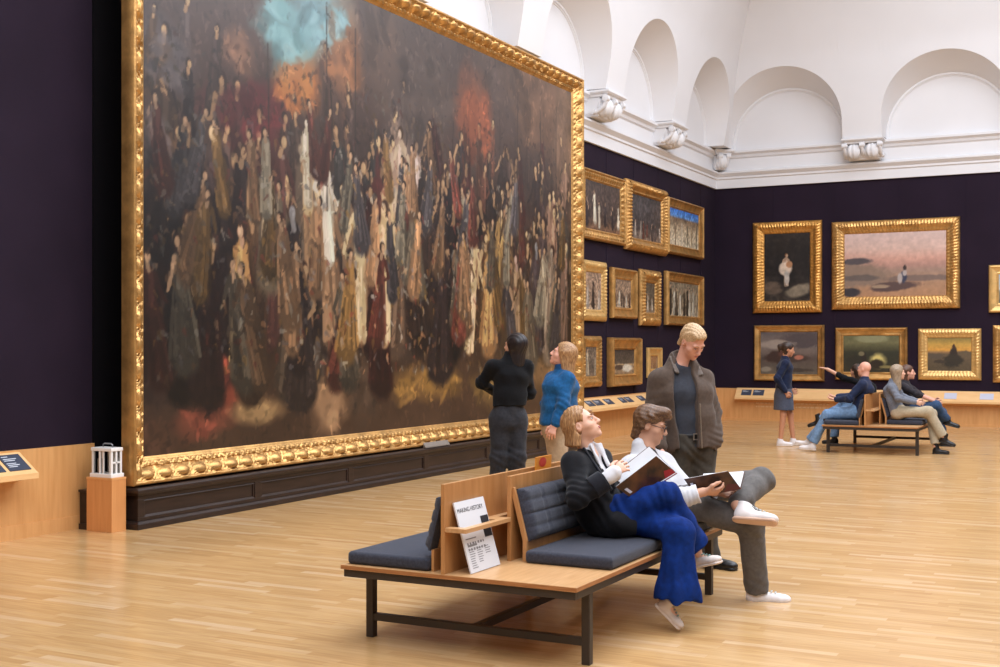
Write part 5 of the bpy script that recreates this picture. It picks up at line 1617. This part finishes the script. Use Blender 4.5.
# ------------------------------------------------------------------ standing man in brown jacket
def man_standing():
    fC = unit(-CF * .95 + CR * .28); sC = side_of(fC)
    PV = V(690, 441, 9.0); WA = V(688, 418, 9.0); CH = V(684, 393, 9.02); NB = V(682, 364, 9.05)
    t = person('standing blond man in open brown jacket and grey shirt, looking down at the readers', (PV[0], PV[1], 0))
    H = Head(V(692.5, 342, 8.95), unit(CR * .42 - CF * .70 - UP * .70), scale=.98, roll=-.08)
    rs, ls = V(660.5, 380, 9.0), V(702, 379, 9.1)
    re, rw = V(653, 415, 9.0), V(660, 446, 8.85)
    le, lw = V(712.5, 414, 9.12), V(715, 441, 9.0)
    rh, lh = PV + sC * .09, PV - sC * .09
    rk, ra = V(679, 505, 8.98), V(683, 556, 9.02)
    lk, la = V(705, 503, 8.98), V(708, 556, 9.0)
    B = Sdf()
    torso_prims(B, PV, WA, CH, NB, sC, sC, (.15, .13, .155, .12), (.10, .09, .105, .06))
    H.skin(B); H.neck(B, NB + fC * .01, .052)
    B.chain([rs, re, rw], [.05, .04, .03]); B.chain([ls, le, lw], [.05, .04, .03])
    d = unit(-UP * .9 - CF * .15 + CR * .1)
    hand(B, rw, d, CR, fC, .5, 1.0); hand(B, lw, unit(-UP * .9 - CR * .35), -CR, fC, .4, 1.0)
    B.chain([rh, rk, ra], [.08, .055, .036]); B.chain([lh, lk, la], [.08, .055, .036])
    
    sdf_obj('body', B, .0048, SKIN3, t)
    H.details(t, .0048, (168, 128, 90), .2, lips=(190, 110, 100))
    W = Sdf()
    W.ell(H.p(0, -.022, .042), H.ax, A(.079, .102, .090), k=0)
    W.ecap(H.p(0, -.06, .02), H.p(0, -.09, -.085), (.064, .045), (.045, .028), H.r, k=.03)
    W.ell(H.p(0, .03, .092), H.ax, A(.056, .05, .026), k=.03)
    W.ell(H.p(0, .125, -.016), H.ax, A(.10, .104, .112), k=.014, op='-')
    for q in (-1, 1): W.ell(H.p(q * .09, .006, -.014), H.ax, A(.026, .034, .034), k=.01, op='-')
    W.fn(lambda P: .0028 * np.sin(((P - H.c) @ H.r) * 260 + 6 * np.sin(((P - H.c) @ H.f) * 22)))
    sdf_obj('hair', W, .0048, hairm('hair_light_blond', (150, 110, 70), (226, 196, 154), (30, 10, 30)), t)
    Sh = Sdf()
    torso_prims(Sh, PV - UP * .02, WA, CH, NB, sC, sC, (.165, .145, .168, .10), (.118, .108, .122, .075))
    Sh.cap(rs, ls, .06, k=.06)
    Sh.ecap(NB, NB - UP * .05 + fC * .03, (.075, .068), (.1, .07), sC, k=.03)
    Sh.ell(NB + fC * .06 + UP * .05, (sC, fC, UP), A(.07, .07, .075), k=.012, op='-')
    Sh.fn(folds(.005, 40, 41, UP))
    sdf_obj('t_shirt', Sh, .006, cloth('slate_jersey', (58, 60, 67), .1, 50), t)
    J = Sdf()
    hemz = .885
    torso_prims(J, A(PV[0], PV[1], .90), WA, CH, NB, sC, sC, (.21, .195, .21, .11), (.165, .155, .16, .09))
    J.cap(rs, ls, .066, k=.07)
    J.ecap(rs + UP * .0, NB - UP * .01, (.07, .05), (.08, .06), fC, k=.05); J.ecap(ls + UP * .0, NB - UP * .01, (.07, .05), (.08, .06), fC, k=.05)
    J.ecap(NB - fC * .02 + UP * .055, NB - UP * .04, (.088, .078), (.13, .085), sC, k=.04)
    J.chain([rs, re], [.076, .07], k=.06); J.chain([re, rw], [.07, .056], k=.03)
    J.chain([ls, le], [.076, .07], k=.06); J.chain([le, lw], [.07, .058], k=.03)
    J.ell(NB + UP * .10 + fC * .03, (sC, fC, UP), A(.074, .085, .10), k=.012, op='-')
    top = V(686, 358, 8.87); mid = V(685.5, 398, 8.85); bot = V(690, 452, 8.82)
    J.ecap(top, mid, (.088, .15), (.088, .115), CR, k=.008, op='-'); J.ecap(mid, bot, (.088, .115), (.068, .10), CR, k=.008, op='-')
    J.cutcyl(A(PV[0], PV[1], hemz), -UP, .19, .4)
    J.fn(folds(.008, 30, 51, UP)); J.fn(creases(le, le - ls, .008, .05, .13)); J.fn(creases(lw, UP, .009, .035, .10)); J.fn(creases(re, re - rs, .008, .05, .13))
    o = sdf_obj('jacket', J, .0065, cloth('brown_herringbone', (84, 70, 60), .16, 45), t)
    K = Sdf()      # collar flaps and zip edge
    K.ecap(NB - fC * .01 + sC * .075 + UP * .05, NB + fC * .10 + sC * .085 - UP * .06, (.028, .010), (.022, .009), unit(sC + fC * .5), k=0)
    K.ecap(NB - fC * .01 - sC * .075 + UP * .05, NB + fC * .11 - sC * .095 - UP * .08, (.032, .011), (.026, .009), unit(-sC + fC * .5), k=0)
    sdf_obj('collar', K, .005, cloth('grey_brown_lining', (112, 102, 94), .2, 45), o)
    Z = Sdf(); Z.cap(V(700, 404, 8.8), V(702, 448, 8.82), .005, k=0)
    sdf_obj('zip', Z, .004, mat('zip_metal', (150, 140, 128), .35, .6), o)
    bl = Sdf()
    bl.ecap(A(PV[0], PV[1], .985), A(PV[0], PV[1], .955), (.165, .122), (.166, .123), sC, k=0, capk=.08)
    bl.cutcyl(A(PV[0], PV[1], .99), UP, .4, .2); bl.cutcyl(A(PV[0], PV[1], .952), -UP, .4, .2)
    o = sdf_obj('belt', bl, .005, mat('black_leather', (22, 20, 20), .4), t)
    bc = PV + fC * .125 + CR * -.005; bc[2] = .970
    mb = MB(); e1, e2 = sC, UP
    fr = [(-.03, -.024), (.03, -.024), (.03, .024), (-.03, .024)]; ri = [(-.022, -.017), (.022, -.017), (.022, .017), (-.022, .017)]
    vs = [bc + e1 * a + e2 * b_ + fC * h for h in (0, .008) for L_ in (fr, ri) for a, b_ in L_]
    fs = []
    for i in range(4):
        j = (i + 1) % 4
        fs += [(i, j, 4 + j, 4 + i), (8 + i, 12 + i, 12 + j, 8 + j), (i, 8 + i, 8 + j, j), (4 + i, 4 + j, 12 + j, 12 + i)]
    obj('buckle', MB().add(vs, fs), M_silver, o)
    T_ = Sdf()
    T_.ecap(PV + UP * .05, PV - UP * .05, (.158, .115), (.172, .125), sC, k=.04)
    T_.chain([rh, rk, ra, ra - UP * .08], [.10, .085, .08, .08], k=.05); T_.chain([lh, lk, la, la - UP * .08], [.10, .085, .08, .08], k=.05)
    T_.cutcyl(A(PV[0], PV[1], .985), UP, .4, .3); T_.cutcyl(A(PV[0], PV[1], .05), -UP, .5, .3)
    T_.fn(folds(.007, 32, 61, UP)); T_.fn(creases(ra, UP, .007, .06, .14)); T_.fn(creases(PV - UP * .1 + fC * .1, A(.4, 0, 1), .008, .06, .16))
    sdf_obj('trousers', T_, .0065, cloth('dark_olive_trousers', (66, 60, 52), .18, 40), t)
    bk = mat('black_leather', (22, 20, 20), .4)
    h1 = A(ra[0], ra[1], .0) - fC * .05; shoe(t, h1, h1 + unit(fC - CR * .15) * .28, UP, .006, bk, bk, laces=False)
    h2 = A(la[0], la[1], .0) - fC * .05; shoe(t, h2, h2 + unit(fC + CR * .75) * .28, UP, .006, bk, bk, laces=False)
man_standing()
# ------------------------------------------------------------------ visitors further away
def simple_hair(H, length, ponytail=0.0, cut=(.092, .092, .104), col=None, parent=None, h=.009, vol=1.0, bob=False):
    W = Sdf()
    W.ell(H.p(0, -.02, .042), H.ax, A(.081, .104, .092) * vol, k=0)
    W.ecap(H.p(0, -.05, .04), H.p(0, -.05, .04) - UP * length, (.074, .058), (.068 if bob else .05, .045), H.r, k=.04)
    if bob:
        for q in (-1, 1): W.ecap(H.p(q * .066, .005, .03), H.p(q * .066, -.005, .03) - UP * (length * .95), (.026, .02), (.03, .018), H.f, k=.03)
    W.ell(H.p(0, .118, -.022), H.ax, A(*cut), k=.014, op='-')
    if not bob:
        for q in (-1, 1): W.ell(H.p(q * .09, .006, -.014), H.ax, A(.026, .032, .034), k=.01, op='-')
    if ponytail: W.chain([H.p(0, -.10, .05), H.p(0, -.15, .02), H.p(0, -.14, -.05) - UP * ponytail], [.03, .035, .015], k=.03)
    W.fn(lambda P: .002 * np.sin(((P - H.c) @ H.r) * 220 + 3 * np.sin(P[:, 2] * 14)))
    return sdf_obj('hair', W, h, col, parent)

def figure(label, PV, NB, head, fP, fC, arms, legs, skin, h, hair, top, bottom, shoes, male=True, sit=False, hem=None, skirt=None, topz=None, lean=None, hair_rgb=(60, 40, 30), sleeves=1.0, extra=None, base=None, width=1.0, hands=(None, None), topoff=.03, rest=None):
    """a dressed figure. arms/legs: ((shoulder, elbow, wrist), ...) and ((hip, knee, ankle, heel, toe, up), ...), right side first"""
    PV, NB = A(PV), A(NB); sP, sC = side_of(fP), side_of(fC)
    WA = PV * .62 + NB * .38; CH = PV * .28 + NB * .72
    if lean is not None: WA = WA + lean; CH = CH + lean * .8
    t = person(label, base if base is not None else (PV[0], PV[1], 0))
    H = head
    k = width * (1 if male else .9)
    w = [q * k for q in (.15, .13, .15, .09)]; d = [.10, .09, .10, .045]
    B = Sdf()
    torso_prims(B, PV, WA, CH, NB, sP, sC, w, d)
    H.skin(B, fem=not male); H.neck(B, NB, .052 if male else .045)
    for (a, e, wr), hd in zip(arms, hands):
        B.chain([a, e, wr], [.042, .035, .027])
        dv = unit(A(wr) - A(e)) if hd is None or hd[0] is None else unit(hd[0])
        pl_ = (-sC if a is arms[0][0] else sC) if hd is None else hd[1]
        hand(B, A(wr), dv, pl_, fC, .45 if hd is None else hd[2], .95)
    for (hp, kn, an, heel, toe, up) in legs:
        B.chain([hp, kn, an], [.07, .052, .034]); foot(B, an, heel, toe, up)
    if rest is not None: rest_on_bench(B, *rest)
    sdf_obj('body', B, h, skin, t)
    H.details(t, max(h * .75, .005), hair_rgb, .55)
    if hair: simple_hair(H, parent=t, h=h, **hair)
    # upper garment
    m_top, nm = top
    J = Sdf()
    o = topoff
    lowz = PV + UP * .03 if not sit else PV - UP * .02
    torso_prims(J, lowz, WA, CH, NB, sP, sC, [w[0] + o, w[1] + o, w[2] + o * .8, w[3] - .01], [d[0] + o, d[1] + o, d[2] + o * .9, d[3] + .02])
    J.cap(arms[0][0], arms[1][0], .058 * k, k=.05)
    J.ecap(NB + UP * .03, NB - UP * .05, (.07, .066), (.10, .078), sC, k=.03)
    J.ell(NB + UP * .085 + fC * .02, (sC, fC, UP), A(.06, .07, .075), k=.01, op='-')
    for a, e, wr in arms:
        e, wr = A(e), A(wr)
        J.chain([a, e, e + (wr - e) * .92 * sleeves], [.063 * k, .056 * k, .045], k=.04)
    if topz is not None: J.cutcyl(A(PV[0], PV[1], topz), -UP, .22, .4)
    J.fn(folds(.007, 30, len(label), UP))
    for a, e, wr in arms: J.fn(creases(e, A(a) - A(e), .007, .05, .13))
    if rest is not None: rest_on_bench(J, *rest, .004)
    jo = sdf_obj(nm, J, h, m_top, t)
    # lower garment
    m_bot, nmb = bottom
    T_ = Sdf()
    if skirt is not None:
        T_.ecap(PV + UP * .08, PV - UP * .1, (.155, .12), (.185, .15), sP, k=.03)
        T_.ecap(PV - UP * .1, A(PV[0], PV[1], skirt - .05), (.185, .15), (.20, .165), sP, k=.03)
        T_.cutcyl(A(PV[0], PV[1], skirt), -UP, .5, .3)
    else:
        T_.ecap(PV + UP * (.06 if sit else .15), PV - UP * .04, (.135 * k + .01, .104), (.165 * k + .01, .12), sP, k=.04)
        for (hp, kn, an, heel, toe, up) in legs:
            kn, an = A(kn), A(an)
            T_.chain([hp, kn, an + (an - kn) * .05], [.098 * k, .078, .068], k=.05)
        for (hp, kn, an, heel, toe, up) in legs:
            T_.cutcyl(A(an) + (A(kn) - A(an)) * (hem or .06), A(an) - A(kn), .09, .12)
            T_.fn(creases(kn, A(hp) - A(kn), .007, .06, .14))
    T_.fn(folds(.006, 32, len(label) + 3, UP))
    if rest is not None: rest_on_bench(T_, *rest, .004)
    bo = sdf_obj(nmb, T_, h, m_bot, t)
    for (hp, kn, an, heel, toe, up) in legs: shoe(t, heel, toe, up, max(.005, h * .7), *shoes[:2], laces=False, boot=shoes[2], name='shoe' if not shoes[2] else 'boot')
    return t, H, jo, bo

black_l = mat('black_leather', (22, 20, 20), .4)
white_l = mat('white_leather', (226, 218, 214), .5)
rubber = mat('off_white_rubber', (222, 208, 196), .6)

RBF = lambda y: (-3.6015, 1, y)
LBF = lambda y: (-3.6015, -1, y)
# two people in front of the giant painting
fA = unit(CF * .9 - CR * .35); sA = side_of(fA)
PV = V(508.5, 419, 11.7); NB = V(512, 358, 11.72)
Hd = Head(V(515, 347, 11.72), unit(CF * .55 - CR * .75 + UP * .12), scale=1.0)
la_, ra_ = V(495, 508, 11.72), V(515.5, 507, 11.68)
figure('dark-haired person in black jumper and charcoal trousers, back turned, facing the giant painting', PV, NB, Hd, fA, fA,
       ((V(526.5, 366, 11.75), V(529, 393, 11.85), V(514, 402, 12.02)), (V(493, 366, 11.65), V(482.5, 383, 11.75), V(497, 394, 11.98))),
       ((PV + sA * .09, V(517.5, 458, 11.68), ra_, A(ra_[0], ra_[1], 0) - fA * .06, A(ra_[0], ra_[1], 0) + fA * .22, UP), (PV - sA * .09, V(498.5, 458, 11.66), la_, A(la_[0], la_[1], 0) - fA * .06, A(la_[0], la_[1], 0) + fA * .22, UP)),
       SKIN2, .0065, dict(length=.2, col=hairm('hair_black', (20, 15, 15), (44, 33, 31)), vol=1.08, bob=True), (cloth('black_knit', (17, 17, 19), .25, 40, .95, .05), 'jumper'), (cloth('charcoal_denim', (44, 44, 48), .25, 40), 'trousers'), (black_l, black_l, 0.0), topz=1.06, hem=.03, hair_rgb=(30, 22, 20))

fB = unit(-CR * .93 + CF * .40); sB = side_of(fB)
PV = V(557, 425, 10.9); NB = V(562, 371, 10.9)
Hd = Head(V(563, 355.5, 10.9), unit((-CR * .95 + CF * .12) * math.cos(.35) + UP * math.sin(.35)), scale=.95)
ra_, la_ = V(556, 516, 10.95), V(562, 520, 10.75)
t, Hd, jo, bo = figure('blond woman in blue denim jacket and beige trousers looking up at the giant painting', PV, NB, Hd, fB, fB,
       ((V(553, 379, 11.0), V(547, 404, 11.05), V(548, 424, 10.98)), (V(568, 379, 10.78), V(562.5, 406, 10.68), V(555, 424.5, 10.65))),
       ((PV + sB * .085, V(556, 470, 10.95), ra_, A(ra_[0], ra_[1], 0) - fB * .06, A(ra_[0], ra_[1], 0) + fB * .2, UP), (PV - sB * .085, V(560, 472, 10.78), la_, A(la_[0], la_[1], 0) - fB * .06, A(la_[0], la_[1], 0) + fB * .2, UP)),
       SKIN3, .006, dict(length=.17, col=MATS['hair_dark_blond'], vol=1.0, bob=True), (cloth('blue_denim', (22, 80, 126), .25, 40, .85, .1), 'denim_jacket'), (cloth('beige_chino', (168, 142, 112), .12, 40), 'trousers'), (white_l, rubber, 0.0), male=False, topz=.93, width=1.12, topoff=.055, hair_rgb=(130, 96, 66))
K = Sdf(); K.ecap(NB + UP * .035, NB - UP * .02, (.074, .066), (.09, .075), sB, k=0); K.ell(NB + UP * .09, (sB, fB, UP), A(.06, .06, .08), k=.01, op='-')
sdf_obj('collar', K, .006, cloth('blue_denim_dark', (18, 64, 104), .2, 40), jo)

# the group by the far bench
fD = unit(CR * .97 - CF * .2); sD = side_of(fD)
g = A(-5.19, 20.0, 0)
PV = g + A(0, 0, .93); NB = g + A(0, 0, 1.42) + fD * .03
Hd = Head(NB + fD * .045 + UP * .155, unit(fD - UP * .28), scale=.95)
ra_, la_ = g + sD * .09 - fD * .05 + UP * .09, g - sD * .08 + fD * .16 + UP * .09
figure('standing woman in navy jacket, short grey skirt and white trainers beside the far bench', PV, NB, Hd, fD, fD,
       ((NB + sD * .17 - UP * .07, NB + sD * .23 - UP * .31 - fD * .13, NB + sD * .2 - UP * .53 + fD * .0), (NB - sD * .17 - UP * .07, NB - sD * .22 - UP * .33 - fD * .10, NB - sD * .16 - UP * .5 + fD * .10)),
       ((PV + sD * .09, ra_ * .5 + (PV + sD * .09) * .5 + fD * .02, ra_, A(ra_[0], ra_[1], 0) - fD * .06, A(ra_[0], ra_[1], 0) + fD * .21, UP), (PV - sD * .09, la_ * .5 + (PV - sD * .09) * .5 + fD * .03, la_, A(la_[0], la_[1], 0) - fD * .06, A(la_[0], la_[1], 0) + fD * .21, UP)),
       mat('skin_tanned', (196, 136, 102), .5), .009, dict(length=.12, ponytail=0.02, col=hairm('hair_dark_brown', (34, 24, 20), (74, 54, 42))), (cloth('navy_jersey', (26, 34, 58), .2, 30), 'jacket'), (cloth('grey_blue_wool', (76, 80, 94), .15, 40), 'skirt'), (white_l, rubber, 0.0), male=False, skirt=.585, topz=.86, width=1.1)

def shoe_pts(an, f, up=UP, drop=.09, back=.06, L=.27):
    h_ = A(an) - unit(up) * drop - f * back
    return h_, h_ + f * L
fL = A(-1, 0, 0); sL = side_of(fL)
PV = A(-3.86, 19.28, .625); NB = A(-3.75, 19.3, 1.12)
Hd = Head(A(-3.76, 19.32, 1.275), unit(fL * .9 + A(0, .3, 0) + UP * .02), scale=1.0)
rk, lk = A(-4.27, 19.42, .58), A(-4.28, 19.12, .57)
ra_, la_ = A(-4.66, 19.5, .13), A(-4.50, 19.06, .11)
hd = (A(-1, .2, .1), UP, .5)
figure('bald man in navy jacket and blue jeans sitting on the far bench, legs stretched out', PV, NB, Hd, fL, fL,
       ((NB + A(0, .19, -.07), A(-3.95, 19.52, .86), A(-4.2, 19.42, .84)), (NB + A(0, -.19, -.07), A(-3.93, 19.05, .83), A(-4.17, 19.2, .81))),
       ((PV + A(0, .09, 0), rk, ra_, *shoe_pts(ra_, unit(A(-1, .05, .18)), A(.2, 0, 1)), A(.2, 0, 1)), (PV - A(0, .09, 0), lk, la_, *shoe_pts(la_, unit(A(-1, .02, .04)), UP), UP)),
       SKIN3, .009, None, (cloth('navy_shell', (28, 38, 66), .2, 30, .7), 'jacket'), (cloth('faded_denim', (112, 140, 172), .2, 30), 'jeans'), (white_l, rubber, 0.0), sit=True, rest=LBF(19.28), width=1.06, lean=A(.05, 0, 0), hair_rgb=(150, 120, 104), hands=(hd, hd))

PV = A(-3.86, 20.25, .625); NB = A(-3.95, 20.25, 1.08)
Hd = Head(A(-4.07, 20.25, 1.22), unit(fL * .8 + A(0, .55, .05)), scale=.97)
rk, lk = A(-4.32, 20.36, .64), A(-4.38, 20.12, .57)
ra_, la_ = A(-4.66, 20.2, .42), A(-4.37, 20.05, .14)
figure('dark-haired person in black on the far bench, pointing left past the bald man', PV, NB, Hd, fL, fL,
       ((NB + A(0, .16, -.07), A(-4.08, 20.45, .86), A(-4.25, 20.3, .78)), (NB + A(0, -.16, -.05), A(-4.22, 20.05, 1.12), A(-4.47, 20.0, 1.26))),
       ((PV + A(0, .09, 0), rk, ra_, *shoe_pts(ra_, unit(A(-1, 0, -.3)), A(-.3, 0, 1), .07), A(-.3, 0, 1)), (PV - A(0, .09, 0), lk, la_, *shoe_pts(la_, A(-1, 0, 0)), UP)),
       SKIN2, .009, dict(length=.2, col=MATS['hair_dark_brown']), (cloth('black_knit', (17, 17, 19)), 'top'), (cloth('faded_denim', (112, 140, 172)), 'jeans'), (black_l, black_l, .06), male=False, sit=True, rest=LBF(20.25), sleeves=.42, lean=A(.04, 0, 0), hands=(None, (A(-1, -.1, .3), -UP, .12)))

fR = A(1, 0, 0); sR = side_of(fR)
PV = A(-3.30, 19.5, .625); NB = A(-3.36, 19.5, 1.08)
Hd = Head(A(-3.29, 19.5, 1.225), unit(A(.85, .5, .02)), scale=.95)
rk, lk = A(-2.84, 19.44, .64), A(-2.82, 19.62, .60)
ra_, la_ = A(-2.62, 19.5, .25), A(-2.74, 19.52, .12)
figure('woman with long ash blond hair, grey jumper and beige trousers sitting on the far bench', PV, NB, Hd, fR, fR,
       ((NB + A(0, -.16, -.07), A(-3.25, 19.28, .84), A(-3.02, 19.4, .78)), (NB + A(0, .16, -.07), A(-3.25, 19.7, .84), A(-3.0, 19.58, .78))),
       ((PV + A(0, -.085, 0), rk, ra_, *shoe_pts(ra_, unit(A(1, 0, -.35)), A(.35, 0, 1), .08, .05, .25), A(.35, 0, 1)), (PV + A(0, .085, 0), lk, la_, *shoe_pts(la_, A(1, 0, 0), UP, .12, .05, .25), UP)),
       SKIN, .009, dict(length=.3, bob=True, col=hairm('hair_ash_blond', (122, 104, 84), (178, 156, 130)), vol=1.03), (cloth('grey_jumper', (112, 116, 126), .15, 40), 'jumper'), (cloth('beige_trousers', (176, 162, 136), .1, 40), 'trousers'), (black_l, black_l, .05), male=False, sit=True, rest=RBF(19.5), lean=A(-.05, 0, 0), hair_rgb=(130, 110, 90))

PV = A(-3.25, 20.35, .625); NB = A(-3.33, 20.35, 1.07)
Hd = Head(A(-3.28, 20.35, 1.21), unit(A(.95, .25, .02)), scale=.97)
rk, lk = A(-2.86, 20.28, .70), A(-2.80, 20.5, .58)
ra_, la_ = A(-2.70, 20.48, .46), A(-2.79, 20.52, .13)
figure('brown-haired woman in dark waistcoat and jeans on the far bench, behind the grey-jumper woman', PV, NB, Hd, fR, fR,
       ((NB + A(0, -.16, -.07), A(-3.12, 20.15, .88), A(-2.86, 20.28, .76)), (NB + A(0, .16, -.07), A(-3.14, 20.55, .86), A(-2.9, 20.45, .78))),
       ((PV + A(0, -.085, 0), rk, ra_, *shoe_pts(ra_, unit(A(1, 0, -.25)), A(.25, 0, 1), .08), A(.25, 0, 1)), (PV + A(0, .085, 0), lk, la_, *shoe_pts(la_, A(1, 0, 0)), UP)),
       SKIN3, .009, dict(length=.26, col=hairm('hair_chestnut', (66, 42, 32), (112, 78, 58))), (cloth('dark_waistcoat', (50, 46, 50), .2, 40), 'waistcoat'), (cloth('dark_denim', (52, 74, 104), .2, 30), 'jeans'), (black_l, black_l, .03), male=False, sit=True, rest=RBF(20.35), sleeves=.25, lean=A(-.04, 0, 0), hair_rgb=(70, 46, 36))
